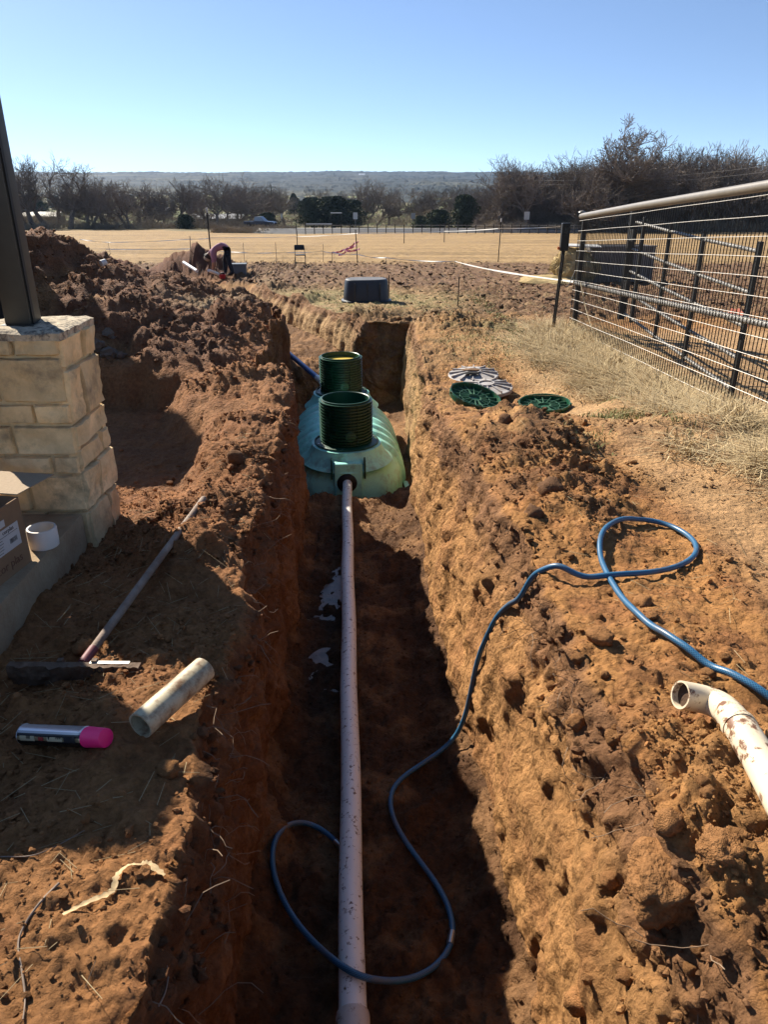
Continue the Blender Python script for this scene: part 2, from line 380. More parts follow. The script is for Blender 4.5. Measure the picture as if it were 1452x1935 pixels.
idx = np.where(near)[0]; qn = q[idx]
wv = np.stack([perlin(qn * 7 + 3.3), perlin(qn * 7 + 71.3), perlin(qn * 7 + 131.9)], 1); wv2 = np.stack([wv[:, 1], wv[:, 2], wv[:, 0]], 1)
l1 = 1.25 * lumps(qn + wv * .05, 5.2, 1, .72, True); l2 = 1.25 * lumps(qn + wv2 * .022, 12.0, 2, .72, True); f1 = fbm(qn, 2.2, 3, .55, 4); f2 = fbm(qn, 9.0, 3, .6, 5); f3 = fbm(qn, 34.0, 2, .6, 6)
lk = np.where(yq[idx] < 4.5)[0]; l3 = np.zeros(len(idx), np.float32); l3[lk] = lumps(qn[lk] + wv[lk] * .008, 30.0, 3)
big = lumps(qn + wv * .10, 2.3, 8)
W = wall[idx]; Fm = floor_[idx]; kk = kq[idx]; pmn = pm[idx]; bmn = bmk[idx] * (~W) * (~Fm); hn = harrow[idx]; pn = path[idx]; sn = scr[idx]
gen = (~W) & (~Fm)
patchy = sstep(-.15, .35, fbm(qn, .8, 2, .5, 9))
a1 = gen * (.012 + .042 * bmn * patchy + .008 * pmn + .085 * hn)
a2 = gen * (.010 + .040 * bmn * patchy + .012 * pmn + .050 * hn + .022 * patchy * (1 - pn))
f2b = np.abs(f2) - .25
disp_n = gen * .025 * pmn * f2b + a1 * l1 + a2 * l2 + gen * (.030 + .075 * pmn + .03 * bmn) * f1 + gen * (.014 + .022 * pmn + .024 * bmn + .02 * hn) * f2 + gen * .007 * f3
disp_n += gen * (.009 * patchy + .004) * l3 + gen * .012 * pmn * big
disp_n *= np.where(gen, 1 - .55 * pn, 1)
# walls: bucket-tooth scratches along the dig, flaked plates
yy, zz, xx = qn[:, 1], qn[:, 2], qn[:, 0]
sc1 = perlin(np.stack([(zz + yy * .22) * 11.0, (yy - zz * .3) * .8, xx * 0 + 1], 1)) + .6 * perlin(np.stack([(zz + yy * .30) * 27.0, (yy - zz * .3) * 1.7, xx * 0 + 5], 1))
sc2 = perlin(np.stack([yy * 4.6, zz * .7, xx * 0 + 7], 1)); sc3 = perlin(np.stack([yy * 11, zz * 1.6, xx * 0 + 17], 1))
farw = sstep(9, 13, yy)
tw = np.clip((zz - ZFL(yy)) / (zg(yy) - ZFL(yy) + 1e-3), 0, 1.2)
upw = sstep(.52, .85, tw + .18 * f1)
plate = sstep(-.04, .04, perlin(np.stack([yy * 1.5, zz * 2.4, xx * 0 + 61], 1) + .25 * wv)) + .6 * sstep(-.03, .03, perlin(np.stack([yy * 3.4, zz * 4.2, xx * 0 + 91], 1) + .3 * wv2))
wd = .008 * (1 - upw) * (1 - farw) * perlin(np.stack([yy * 21 + zz * 7, zz * 1.6, xx * 0 + 33], 1)) + .020 * plate * (1 - farw) + .018 * l2 * sstep(.1, .4, f1) * (1 - farw) + .0028 * sc1 * (1 - farw) * (1 - upw) + (.006 + .060 * farw) * sc2 + (.003 + .035 * farw) * sc3 + .045 * f1 + ((.006 + .020 * upw) * f2 + .007 * f3 + upw * (.026 * l2 + .010 * l3)) * (1 - farw) + upw * .036 * l1 * patchy + farw * .05 * sstep(.78, .95, tw) * (l1 + .6 * l2)
pits = -.05 * sstep(.45, .8, perlin(qn * np.array([3.2, 3.2, 3.2], np.float32) + 40))
wd += .15 * pits * (rg[idx] == 3)
wd += (rg[idx] == 1) * (.022 * sc2 + .014 * sc3) * (1 - farw)
wd += ((yy > 13.1) & (yy < 13.56)) * (.05 * f1 + .035 * f2 + .012 * f3)
disp_n += W * kk * wd
disp_n += Fm * kk * (.035 * l1 * sstep(-.1, .4, f1) + .024 * l2 + .045 * f1 + .024 * f2 + .005 * f3 + .008 * l3)
disp[idx] = disp_n
far_ = ~near; disp[far_] = 0.25 * fbm(q[far_], .03, 2) * sstep(60, 100, yq[far_])
# keep puddle hollows flat enough, keep tank pit calm
Q = q + Nn.reshape(-1, 3) * disp[:, None]
GP = Q.reshape(NR, NC, 3)

# ---- colours
n_lo = fbm(q, .55, 3, seed=12); n_mid = np.zeros(len(q), np.float32); n_mid[idx] = fbm(qn, 3.0, 3, seed=13)
def c(*a): return np.array(a, np.float32)
def mixc(A, B, k): return A + (B - A) * np.clip(k, 0, 1)[:, None]
ORANGE, RED, TAN, SAND = c(.49, .235, .080), c(.26, .110, .048), c(.48, .275, .115), c(.52, .34, .175)
DARK, PAST, PAST2, GREEN, HARR, STRAW = c(.17, .085, .042), c(.42, .275, .125), c(.35, .225, .105), c(.27, .25, .095), c(.225, .13, .075), c(.43, .32, .17)
C = np.repeat(ORANGE[None, :], len(q), 0)
C = mixc(C, TAN, sstep(-.3, .5, n_lo) * .55 + .35 * sstep(3.0, 7.5, yq))
C = mixc(C, RED, sstep(.0, .45, n_mid) * .45 * (rg != 1))
C = mixc(C, STRAW, path * .2 * sstep(5, 8, yq)); C = mixc(C, c(.58, .37, .19), path * .6)
C = mixc(C, DARK, bmk * sstep(-.2, .3, n_mid) * .55 * (yq > 2.6) * (rg == 4))
left = (rg == 0)
pat_all = np.zeros(len(q), np.float32); pat_all[idx] = patchy; n_blk = np.zeros(len(q), np.float32); n_blk[idx] = fbm(qn, 6.0, 2, seed=51)
C = mixc(C, DARK, (rg == 4) * (1 - path) * sstep(.05, .45, n_blk + .5 * n_mid) * (.10 + .34 * pat_all))
C = mixc(C, c(.36, .15, .06), (rg == 4) * (1 - path) * sstep(.1, .5, -n_blk) * .4)
C = mixc(C, c(.30, .125, .05), left * (yq < 30) * .55); C = mixc(C, RED, left * sstep(2.2, 3.4, yq) * .5); C = mixc(C, DARK, left * scr * .25); C = mixc(C, c(.20, .098, .054), left * pm * .85)  # last mix darkens the spoil heaps to imitate their backlit shade
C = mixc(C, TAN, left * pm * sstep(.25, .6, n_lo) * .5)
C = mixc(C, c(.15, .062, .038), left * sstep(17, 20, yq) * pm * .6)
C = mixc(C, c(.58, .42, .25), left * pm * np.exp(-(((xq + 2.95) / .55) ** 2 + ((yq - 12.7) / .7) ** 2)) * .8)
C = mixc(C, HARR, harrow * .9); C = mixc(C, c(.14, .078, .046), harrow * sstep(-.1, .4, n_mid) * .7)
C = mixc(C, STRAW, harrow * sstep(.1, .5, -n_mid) * .35)
C = mixc(C, STRAW, grass_g * .7); C = mixc(C, GREEN, grass_g * sstep(-.3, .4, n_mid + .5 * n_lo) * .6); C = mixc(C, STRAW, grass_g2 * .35); C = mixc(C, GREEN, grass_g2 * sstep(0, .5, n_mid) * .5)
past = sstep(35.5, 38.5, yq + 1.5 * n1.ravel()); C = mixc(C, PAST, past); C = mixc(C, PAST2, past * sstep(-.1, .4, n_lo) * .6)
# walls
tw_all = np.clip((zq - ZFL(yq)) / (zg(yq) - ZFL(yq) + 1e-3), 0, 1.3)
wc = np.repeat(TAN[None, :], len(q), 0); wc = mixc(wc, SAND, sstep(8, 13, yq) * .7); wc = mixc(wc, c(.48, .235, .085), sstep(9, 5, yq) * .8); wc = mixc(wc, c(.36, .165, .065), sstep(.0, .5, n_mid) * sstep(10, 7, yq) * .6)
wc = mixc(wc, mixc(np.repeat(c(.27, .155, .085)[None, :], len(q), 0), c(.17, .09, .05), sstep(-.2, .3, n_mid)), ((yq > 13.1) & (yq < 13.56)) * .9)  # back face of the pit painted darker to stand in for its shade
wc = mixc(wc, c(.26, .13, .065), sstep(.74, .9, tw_all + .08 * n_mid) * .8); wc = mixc(wc, RED, sstep(.1, .5, n_lo) * .35)
wcl = mixc(np.repeat(c(.20, .088, .038)[None, :], len(q), 0), c(.26, .13, .062), sstep(-.2, .4, n_mid))  # moist left wall, darkened further to deepen its shade
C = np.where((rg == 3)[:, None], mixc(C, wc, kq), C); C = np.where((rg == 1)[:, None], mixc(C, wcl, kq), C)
fc = mixc(np.repeat(c(.12, .058, .027)[None, :], len(q), 0), c(.34, .18, .08), sstep(-.1, .4, n_mid) * .6 + sstep(6.5, 8, yq) * .4)  # moist floor soil, also coloured darker to strengthen the trench shadow
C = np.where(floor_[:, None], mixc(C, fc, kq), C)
for (px_, py_, rx_, ry_) in PUDDLES: C = mixc(C, c(.075, .045, .026), floor_ * np.exp(-((((xq - px_) / rx_) ** 2 + ((yq - py_) / ry_) ** 2) / 1.6) ** 2) * .85)
# country beyond the pasture
edge = np.interp(xq / np.maximum(yq, 1), [-.6, -.3, -.1, .2, .6], [146, 140, 114, 118, 128])
bey = sstep(0, 3, yq - edge); C = mixc(C, c(.20, .165, .085), bey); C = mixc(C, c(.25, .30, .10), bey * sstep(-.1, .3, n_lo) * sstep(150, 175, yq) * .8)
fld = past * (1 - bey)
gmat = attr_mat('soil')
ii = (np.arange(NR - 1)[:, None] * NC + np.arange(NC - 1)[None, :]).ravel()
Fq = np.stack([ii, ii + 1, ii + NC + 1, ii + NC], 1)
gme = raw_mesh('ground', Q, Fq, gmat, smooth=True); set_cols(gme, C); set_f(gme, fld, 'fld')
ground = link('ground', gme); tag(ground, kind='structure')

# coarse ray target for laying things on the ground
rsel = np.where(Yr < 60)[0][::2]; csel = np.unique(np.concatenate([np.arange(0, NC, 2), [NC - 1]]))
GS = GP[np.ix_(rsel, csel)]; nr_, nc_ = GS.shape[:2]
jj = (np.arange(nr_ - 1)[:, None] * nc_ + np.arange(nc_ - 1)[None, :]).ravel()
BVH = BVHTree.FromPolygons([tuple(v) for v in GS.reshape(-1, 3).tolist()], np.stack([jj, jj + 1, jj + nc_ + 1, jj + nc_], 1).tolist())
def hit(px, py):
    d = ray(px, py).normalized(); r = BVH.ray_cast(EYE, d, 200)
    if r[0] is None:
        Yt = 60; return at_z(px, py, float(zg(Yt))), Vector((0, 0, 1))
    n = r[1]
    return r[0], (n if n.dot(d) < 0 else -n)
def down(x, y, z0=4.0):
    r = BVH.ray_cast(Vector((x, y, z0)), Vector((0, 0, -1)), 50)
    return r[0].z if r[0] is not None else float(zg(y))

# ================================================================== NEAR THINGS
rnd = random.Random(11)
m_pvc = mat('white_pvc', (1.08, 1.05, .98), rough=.38, spec=.5, var=.06, vscale=3, dirt=(.20, .11, .06), dscale=30, damt=.30, dsharp=.06)
m_cream = mat('cream_pvc', (.70, .62, .44), rough=.42, spec=.5, var=.08, vscale=9, dirt=(.22, .12, .06), dscale=26, damt=.34, dsharp=.10)
m_steel = mat('bronze_steel', (.035, .036, .032), rough=.5, spec=.5, var=.15, vscale=20)
m_conc = mat('concrete', (.45, .33, .20), rough=.9, spec=.2, var=.18, vscale=7, bump=.35, bscale=70, dirt=(.33, .20, .11), dscale=5, damt=.35, dsharp=.35)
m_stone = mat('limestone', (.95, .69, .37), rough=.9, spec=.2, var=.28, vscale=6, bump=.8, bscale=26, objrand=.16, dirt=(.20, .165, .12), dscale=4.5, damt=.24, dsharp=.25)
m_mortar = mat('mortar', (.86, .66, .38), rough=.95, spec=.1, var=.12, vscale=14, bump=.6, bscale=60)
m_card = mat('cardboard', (.30, .185, .105), rough=.85, spec=.2, var=.08, vscale=12)
m_label = mat('paper_label', (.62, .60, .58), rough=.7); m_ink = mat('black_ink', (.02, .02, .022), rough=.6); m_rink = mat('brown_ink', (.16, .07, .04), rough=.7)

# ---- porch slab
sl = MB(); sx0, sx1, sy0, sy1 = -6.5, -1.545, -3.0, 3.462
sl.box(((sx0 + sx1) / 2, (sy0 + sy1) / 2, -.26), (sx1 - sx0, sy1 - sy0, .52))
slab = sl.build('porch_slab', m_conc, smooth=40, bevel=.012); tag(slab, kind='structure')

# ---- stone pillar: mortar core and split-faced blocks
def rough_block(w, h, d, seed, amp=.012, nx=7, nz=5):
    """block with its rough face towards -y; origin at face centre"""
    V = []; F = []; rs = np.random.RandomState(seed)
    gx = np.concatenate([[-w / 2], np.linspace(-w / 2 + .006, w / 2 - .006, nx - 2), [w / 2]]); gz = np.concatenate([[-h / 2], np.linspace(-h / 2 + .006, h / 2 - .006, nz - 2), [h / 2]])
    pts = np.array([[x, 0, z] for z in gz for x in gx], np.float32)
    nn = perlin(pts * 16 + seed * 3.1) * amp + perlin(pts * 5 + seed * 7.7) * amp * 1.3
    ex = np.minimum(np.minimum(pts[:, 0] + w / 2, w / 2 - pts[:, 0]), np.minimum(pts[:, 2] + h / 2, h / 2 - pts[:, 2]))
    pts[:, 1] = -nn - .014 * np.clip(ex / .006, 0, 1) + .004
    edge_i = ex < 1e-4
    pts[edge_i, 0] += rs.uniform(-.003, .003, edge_i.sum()); pts[edge_i, 2] += rs.uniform(-.003, .003, edge_i.sum())
    V = [tuple(p) for p in pts]
    for j in range(nz - 1):
        for i in range(nx - 1): a = j * nx + i; F.append((a, a + 1, a + nx + 1, a + nx))
    loop = [i for i in range(nx)] + [j * nx + nx - 1 for j in range(1, nz)] + [(nz - 1) * nx + i for i in range(nx - 2, -1, -1)] + [j * nx for j in range(nz - 2, 0, -1)]
    b = len(V)
    for i in loop: V.append((V[i][0], d, V[i][2]))
    n = len(loop)
    for k in range(n): F.append((loop[(k + 1) % n], loop[k], b + k, b + (k + 1) % n))
    F.append(tuple(b + k for k in range(n)))
    return V, F
PX0, PX1, PY0, PY1, PH = -1.945, -1.515, 3.47, 3.90, 1.0
pillar = empty('stone_pillar', ((PX0 + PX1) / 2, (PY0 + PY1) / 2, 0)); tag(pillar, 'tan split-faced limestone pillar at the corner of the porch slab', 'pillar')
cx_, cy_ = (PX0 + PX1) / 2, (PY0 + PY1) / 2; hw, hd = (PX1 - PX0) / 2, (PY1 - PY0) / 2
MB().box((0, 0, .26), (2 * hw - .034, 2 * hd - .034, 1.22)).build('mortar_core', m_mortar, pillar)
crs_f = [(.202, [.14, .27]), (.10, [.27, .13]), (.157, [.12, .29]), (.108, [.24, .17]), (.225, [.10, .31]), (.09, [.20, .21])]
crs_s = [(.216, [.20, .22]), (.117, [.30, .11]), (.126, [.42]), (.27, [.17, .25]), (.153, [.26, .16])]
seed = 1
for side in range(4):
    crs = ([(.27, [.2, .2])] + crs_f) if side in (0, 2) else [(.27, [.26, .16])] + crs_s; z = -.262
    width = 2 * (hw if side in (0, 2) else hd); half = hd if side in (0, 2) else hw
    for (h, ws) in crs:
        tot = sum(ws); x = -width / 2
        for w in ws:
            ww = w / tot * width; seed += 1
            V, F = rough_block(ww - .016, h - .016, .05, seed, amp=.013, nx=11, nz=9)
            mb = MB(); rot = Matrix.Rotation(R(90 * side), 3, 'Z')
            off = Vector((x + ww / 2, -half + .004, z + h / 2))
            if side == 0 and rnd.random() < 2: pass
            mb.add([rot @ (Vector(v) + off) for v in V], F)
            mb.build('stone_block', m_stone, pillar, smooth=28); x += ww
        z += h
# cap stone with a chipped, pitted top
g = 15; V = []; F = []
gx = np.linspace(-hw - .012, hw + .012, g); gy = np.linspace(-hd - .012, hd + .012, g)
pts = np.array([[x, y, 0] for y in gy for x in gx], np.float32)
zt = .922 + .010 * perlin(pts * 14) + .012 * perlin(pts * 5 + 5)
m_cap = mat('cap_limestone', (.66, .55, .40), rough=.95, spec=.1, var=.3, vscale=22, bump=1.0, bscale=60, dirt=(.22, .19, .15), dscale=18, damt=.4)
jx = pts[:, 0] + .014 * perlin(pts * 9 + 50); jy = pts[:, 1] + .014 * perlin(pts * 9 + 80)
ed = np.maximum(np.abs(pts[:, 0]) / (hw + .012), np.abs(pts[:, 1]) / (hd + .012)) > .99
zt[ed] -= .012
V = [(jx[i], jy[i], zt[i]) for i in range(g * g)]; F = [(j * g + i, j * g + i + 1, (j + 1) * g + i + 1, (j + 1) * g + i) for j in range(g - 1) for i in range(g - 1)]
loop = list(range(g)) + [j * g + g - 1 for j in range(1, g)] + [(g - 1) * g + i for i in range(g - 2, -1, -1)] + [j * g for j in range(g - 2, 0, -1)]
b = len(V); n = len(loop); V += [(V[i][0] * .985, V[i][1] * .985, .875) for i in loop]
F += [(loop[(k + 1) % n], loop[k], b + k, b + (k + 1) % n) for k in range(n)] + [tuple(b + k for k in range(n))]
MB().add(V, F).build('cap_stone', m_cap, pillar, smooth=40)

# ---- steel post on the pillar
post = empty('steel_post', (-1.765, 3.69, .92)); tag(post, 'dark bronze square steel post standing on the limestone pillar', 'post')
MB().box((0, 0, 1.29), (.125, .125, 2.6)).build('tube', m_steel, post, smooth=30, bevel=.006)
MB().box((.066, -.035, 1.29), (.008, .022, 2.58)).build('weld_seam', mat('seam_black', (.006, .006, .006), rough=.6), post)
MB().box((0, 0, -.004), (.16, .16, .012)).build('base_plate', m_steel, post)

# ---- cartons
def text_mesh(name, txt, size, m, parent, loc, rot, extr=.0004):
    cu = bpy.data.curves.new(name, 'FONT'); cu.body = txt; cu.size = size; cu.align_x = 'CENTER'; cu.align_y = 'CENTER'; cu.extrude = extr; cu.resolution_u = 3
    ob = bpy.data.objects.new(name + '_curve', cu); col.objects.link(ob); dg = bpy.context.evaluated_depsgraph_get()
    me = bpy.data.meshes.new_from_object(ob.evaluated_get(dg)); bpy.data.objects.remove(ob); bpy.data.curves.remove(cu)
    me.materials.clear(); me.materials.append(m); o = link(name, me, parent); o.location = loc; o.rotation_euler = rot; return o
bx = empty('cardboard_box', (-1.83, 2.72, 0), (0, 0, R(-9))); tag(bx, 'brown cardboard box with shipping label and open flap on the porch slab', 'box')
W_, D_, H_ = .42, .52, .31
mb = MB(); tck = .005
mb.box((W_ / 2, 0, H_ / 2), (tck, D_, H_)); mb.box((-W_ / 2, 0, H_ / 2), (tck, D_, H_)); mb.box((0, D_ / 2, H_ / 2), (W_, tck, H_)); mb.box((0, -D_ / 2, H_ / 2), (W_, tck, H_)); mb.box((0, 0, .004), (W_, D_, .006))
mb.build('carton_body', m_card, bx)
MB().box((0, D_ / 2 + .14, H_ + .004), (W_, .28, .004), Matrix.Rotation(R(-3), 3, 'X')).build('flap', mat('cardboard_inner', (.42, .31, .20), rough=.9, bump=.4, bscale=90), bx)
MB().box((0, -D_ / 2 - .12, H_ - .01), (W_, .24, .004), Matrix.Rotation(R(14), 3, 'X')).build('flap', m_card, bx)
RX = (R(90), 0, R(90))
lb = MB().box((W_ / 2 + .0035, .115, .165), (.0012, .21, .105)).build('shipping_label', m_label, bx)
text_mesh('heading', 'corplas', .026, m_ink, lb, (W_ / 2 + .0046, .15, .203), RX)
MB().box((W_ / 2 + .0044, .115, .186), (.0006, .19, .0015)).build('rule_line', m_ink, lb)
for k in range(12): MB().box((W_ / 2 + .0044, .150 + k * .0042, .150), (.0006, .0012 + .0012 * rnd.random(), .022)).build('bar', m_ink, lb)
for k in range(5): MB().box((W_ / 2 + .0044, .07 - .01 * rnd.random(), .175 - k * .013), (.0006, .05 + .04 * rnd.random(), .002)).build('print_line', m_ink, lb)
MB().box((W_ / 2 + .0035, .06, .243), (.0012, .16, .03)).build('tape_label', m_label, bx)
text_mesh('lettering', 'cor plas', .055, m_rink, bx, (W_ / 2 + .0036, .12, .055), RX)
def shade_carton(name, loc, rz, w, d, h, label, grp=None):
    t_ = empty(name, loc, (0, 0, R(rz))); tag(t_, label, 'box', grp)
    MB().box((0, 0, h / 2), (w, d, h)).build('carton_body', m_card, t_, bevel=.004)
    MB().box((0, 0, h + .0022), (.05, d - .01, .0012)).build('packing_tape', mat('packing_tape', (.45, .34, .2), rough=.3), t_)
for k_, (z_, h_, lb_) in enumerate(((0, .52, 'lowest of the three unseen cartons added for shade, stacked on the slab behind the open box'), (.524, .50, 'middle of the three unseen cartons added for shade, stacked on the slab behind the open box'), (1.028, .48, 'topmost of the three unseen cartons added for shade, stacked on the slab behind the open box'))):  # three unseen cartons added, stacked tall enough to shade the left bank
    shade_carton('cardboard_box', (-2.36 + .01 * k_, 3.30 - .02 * k_, z_), (2, -5, 7)[k_], .54, .33, h_, lb_, 'unseen cartons added for their shade')

# ---- white coupling ring on the slab
o_ = at_z(79, 1036, 0)
cp = MB().lathe([(.064, 0), (.066, .02), (.066, .085), (.064, .092), (.056, .092), (.056, .05), (.0535, .046), (.0535, .04), (.056, .036), (.056, 0)], 40, close=True).build('pipe_coupling', mat('new_pvc', (.95, .86, .76), rough=.4), smooth=40)
cp.location = (o_.x, o_.y + .03, 0.001); tag(cp, 'short white pipe coupling standing on the slab beside the cardboard box', 'pipe fitting')

# ---- loose grey stones behind the pillar
m_grock = mat('grey_rock', (.17, .135, .105), rough=.9, var=.3, vscale=12, bump=.6, bscale=50)
def rock_mesh(name, seed, m, sub=2, amp=.28, squash=(1, 1, .7)):
    bm = bmesh.new(); bmesh.ops.create_icosphere(bm, subdivisions=sub, radius=1)
    pts = np.array([v.co[:] for v in bm.verts], np.float32); nn = perlin(pts * 1.3 + seed * 9.1) * amp + perlin(pts * 3.1 + seed * 5.7) * amp * .5
    for v, d in zip(bm.verts, nn): v.co *= (1 + d); v.co.x *= squash[0]; v.co.y *= squash[1]; v.co.z *= squash[2]
    me = bpy.data.meshes.new(name); bm.to_mesh(me); bm.free(); me.materials.append(m); return me
stn = [(182, 655, 5.0, .11, 'grey broken stone slab leaning behind the pillar top, nearest the pillar'), (205, 668, 5.1, .10, 'grey broken stone lowest in the rubble behind the pillar'),
       (208, 632, 5.3, .09, 'grey broken stone with a pale face in the rubble behind the pillar'), (228, 675, 5.2, .07, 'small flat grey stone at the right end of the rubble behind the pillar')]
for k, (px, py, Y, s_, lb_) in enumerate(stn):
    hp, hn_ = hit(px, py); o = link('stone', rock_mesh('stone', 40 + k, m_grock, 2, .62, (1, .7, .6))); o.location = hp + hn_ * s_ * .25
    o.scale = (s_, s_, s_); o.rotation_euler = (R(rnd.uniform(-25, 35)), R(rnd.uniform(-20, 30)), rnd.uniform(0, 3)); tag(o, lb_, 'stone', 'rubble behind the pillar')

# ---- concrete placer rake
hL, _ = hit(18, 1275); hR, _ = hit(268, 1272); hE, _ = hit(387, 952)
zr_ = (hL.z + hR.z) / 2 + .02; hL = at_z(18, 1272, zr_); hR = at_z(266, 1274, zr_); cen = (hL + hR) / 2 + Vector((0, .01, .004)); ax = (hR - hL); ang = math.atan2(ax.y, ax.x); LEN = ax.length
rk = empty('concrete_rake', cen, (0, 0, ang)); tag(rk, 'long-handled rake with a dirt-caked steel blade lying on shaded soil', 'rake')
m_blade = mat('caked_steel', (.17, .11, .07), rough=.85, var=.35, vscale=14, bump=.9, bscale=40, dirt=(.12, .065, .035), dscale=9, damt=.5)
nb, nz_ = 70, 7; pts = np.array([[-LEN / 2 + LEN * i / nb, 0, -.055 + .09 * k / (nz_ - 1)] for i in range(nb + 1) for k in range(nz_)], np.float32)
yo = -.012 - .5 * pts[:, 2] * .3 - .012 * np.abs(fbm(pts, 14, 3, .6, 3)) - .016 * lumps(pts, 26, 4); pts[:, 2] += .004 * perlin(pts * 30); n0 = len(pts)
V = [(x, y, z) for (x, _, z), y in zip(pts, yo)] + [(x, .010, z) for (x, _, z) in pts]; F = []
for i in range(nb):
    for k in range(nz_ - 1):
        a = i * nz_ + k; F += [(a, a + nz_, a + nz_ + 1, a + 1), (n0 + a, n0 + a + 1, n0 + a + nz_ + 1, n0 + a + nz_)]
    a = i * nz_ + nz_ - 1; F.append((a, a + nz_, n0 + a + nz_, n0 + a)); a = i * nz_; F.append((a, n0 + a, n0 + a + nz_, a + nz_))
for k in range(nz_ - 1): F += [(k, k + 1, n0 + k + 1, n0 + k), (nb * nz_ + k, n0 + nb * nz_ + k, n0 + nb * nz_ + k + 1, nb * nz_ + k + 1)]
MB().add(V, F).build('blade', m_blade, rk, smooth=45)
MB().box((.13, .008, .034), (.15, .016, .005)).build('edge_strip', mat('bright_steel', (.62, .60, .55), rough=.4, metal=.6), rk)  # short bright strip on part of the blade's top edge
inv = rk.matrix_basis.inverted() if False else (Matrix.Translation(cen) @ Matrix.Rotation(ang, 4, 'Z')).inverted()
h0 = Vector((.02, .02, .02)); h1 = inv @ (hE + Vector((0, 0, .035)))
dirh = (h1 - h0).normalized()
MB().tube([h0 + dirh * .07, h0 + dirh * .5, h1 - dirh * .3, h1 - dirh * .012, h1], [.0175, .0175, .017, .0165, .012], 14).build('handle', mat('weathered_wood', (.36, .27, .20), rough=.75, var=.25, vscale=10, bump=.3, bscale=60, dirt=(.20, .12, .08), dscale=7, damt=.4, dsharp=.3), rk, smooth=40)
MB().tube([h0, h0 + dirh * .09], [.020, .0195], 14).build('ferrule', mat('red_paint', (.20, .045, .05), rough=.6), rk, smooth=40)
for sx_ in (-.06, .07): MB().box((sx_, .016, .005), (.02, .02, .075)).build('bracket', m_blade, rk)

# ---- spray can
a_, _ = hit(50, 1400); b_, _ = hit(203, 1408); d_ = (b_ - a_); ln = d_.length; d_.normalize(); rc = .0335
base = a_ + Vector((0, 0, rc * .85)); q_ = d_.to_track_quat('Z', 'Y')
can = empty('spray_can', base); can.rotation_mode = 'QUATERNION'; vl_ = q_.inverted() @ (EYE - base); ul_ = q_.inverted() @ Vector((0, 0, 1)); av_ = math.atan2(vl_.y, vl_.x); au_ = math.atan2(ul_.y, ul_.x); sgn_ = 1 if (au_ - av_ + math.pi * 3) % (2 * math.pi) - math.pi > 0 else -1
can.rotation_quaternion = q_ @ Euler((0, 0, av_ + R(90))).to_quaternion()
tag(can, 'silver and black spray paint can with bright pink cap lying on soil', 'spray can')
lc = ln * .79
def can_mat():
    m = bpy.data.materials.new('can_print'); m.use_nodes = True; N = m.node_tree.nodes; L = m.node_tree.links; b = N['Principled BSDF']
    b.inputs['Roughness'].default_value = .28; b.inputs['Metallic'].default_value = .75
    t_ = N.new('ShaderNodeTexCoord'); sp = N.new('ShaderNodeSeparateXYZ'); L.new(t_.outputs['Object'], sp.inputs[0])
    at2 = N.new('ShaderNodeMath'); at2.operation = 'ARCTAN2'; L.new(sp.outputs['Y'], at2.inputs[0]); L.new(sp.outputs['X'], at2.inputs[1])
    rp = N.new('ShaderNodeValToRGB'); mr = N.new('ShaderNodeMapRange'); mr.inputs['From Min'].default_value = -math.pi; mr.inputs['From Max'].default_value = math.pi
    L.new(at2.outputs[0], mr.inputs['Value']); L.new(mr.outputs[0], rp.inputs['Fac']); rp.color_ramp.interpolation = 'CONSTANT'
    e = rp.color_ramp.elements; SIL, BLK, TN = (.66, .67, .70, 1), (.03, .03, .033, 1), (.55, .45, .27, 1); bands = [(-.14, BLK), (-.09, TN), (-.03, BLK), (.02, (.30, .30, .31, 1)), (.06, SIL)]
    if sgn_ < 0: bands = [(-.50, SIL), (-.06, (.30, .30, .31, 1)), (-.02, BLK), (.03, TN), (.09, BLK)]
    st_ = [(.25 + o_, c_) for o_, c_ in bands if .25 + o_ > 0]
    e[0].position = 0; e[0].color = SIL if sgn_ < 0 else BLK; e[1].position = 1; e[1].color = SIL if sgn_ > 0 else BLK
    for p_, c_ in st_:
        x = e.new(p_); x.color = c_
    L.new(rp.outputs[0], b.inputs['Base Color']); return m
MB().lathe([(.0, .004), (rc - .006, .004), (rc - .001, 0), (rc, .003), (rc, .006), (rc - .001, .009), (rc - .001, lc - .012), (rc, lc - .008), (rc, lc - .004), (rc - .002, lc)], 32).build('can_body', can_mat(), can, smooth=40)
MB().lathe([(rc + .0005, .0), (rc + .0015, .002), (rc + .0005, .004)], 32).build('rim', mat('tin', (.6, .6, .6), rough=.3, metal=.9), can, smooth=40)
MB().lathe([(rc - .001, lc - .001), (rc - .0015, lc + .012), (rc - .004, ln - .008), (rc - .0045, ln - .0015), (rc - .007, ln), (.0, ln)], 32).build('cap', mat('fluorescent_pink', (1.3, .03, .24), rough=.45), can, smooth=40)
def arc_patch(a0, a1, z0, z1, m, nm, rr_=rc + .0005):
    V = []; n_ = 10
    for i in range(n_ + 1):
        a = R(a0 + (a1 - a0) * i / n_)
        for z in (z0, z1):
            for r2 in (rr_ - .001, rr_): V.append((r2 * math.cos(a), r2 * math.sin(a), z))
    F = []
    for i in range(n_): b_ = i * 4; F += [(b_ + 1, b_ + 5, b_ + 7, b_ + 3), (b_, b_ + 2, b_ + 6, b_ + 4), (b_, b_ + 4, b_ + 5, b_ + 1), (b_ + 2, b_ + 3, b_ + 7, b_ + 6)]
    MB().add(V, F).build(nm, m, can, smooth=60)
m_cl = mat('can_label', (.66, .55, .34), rough=.5); c0 = -90 - 22 * sgn_
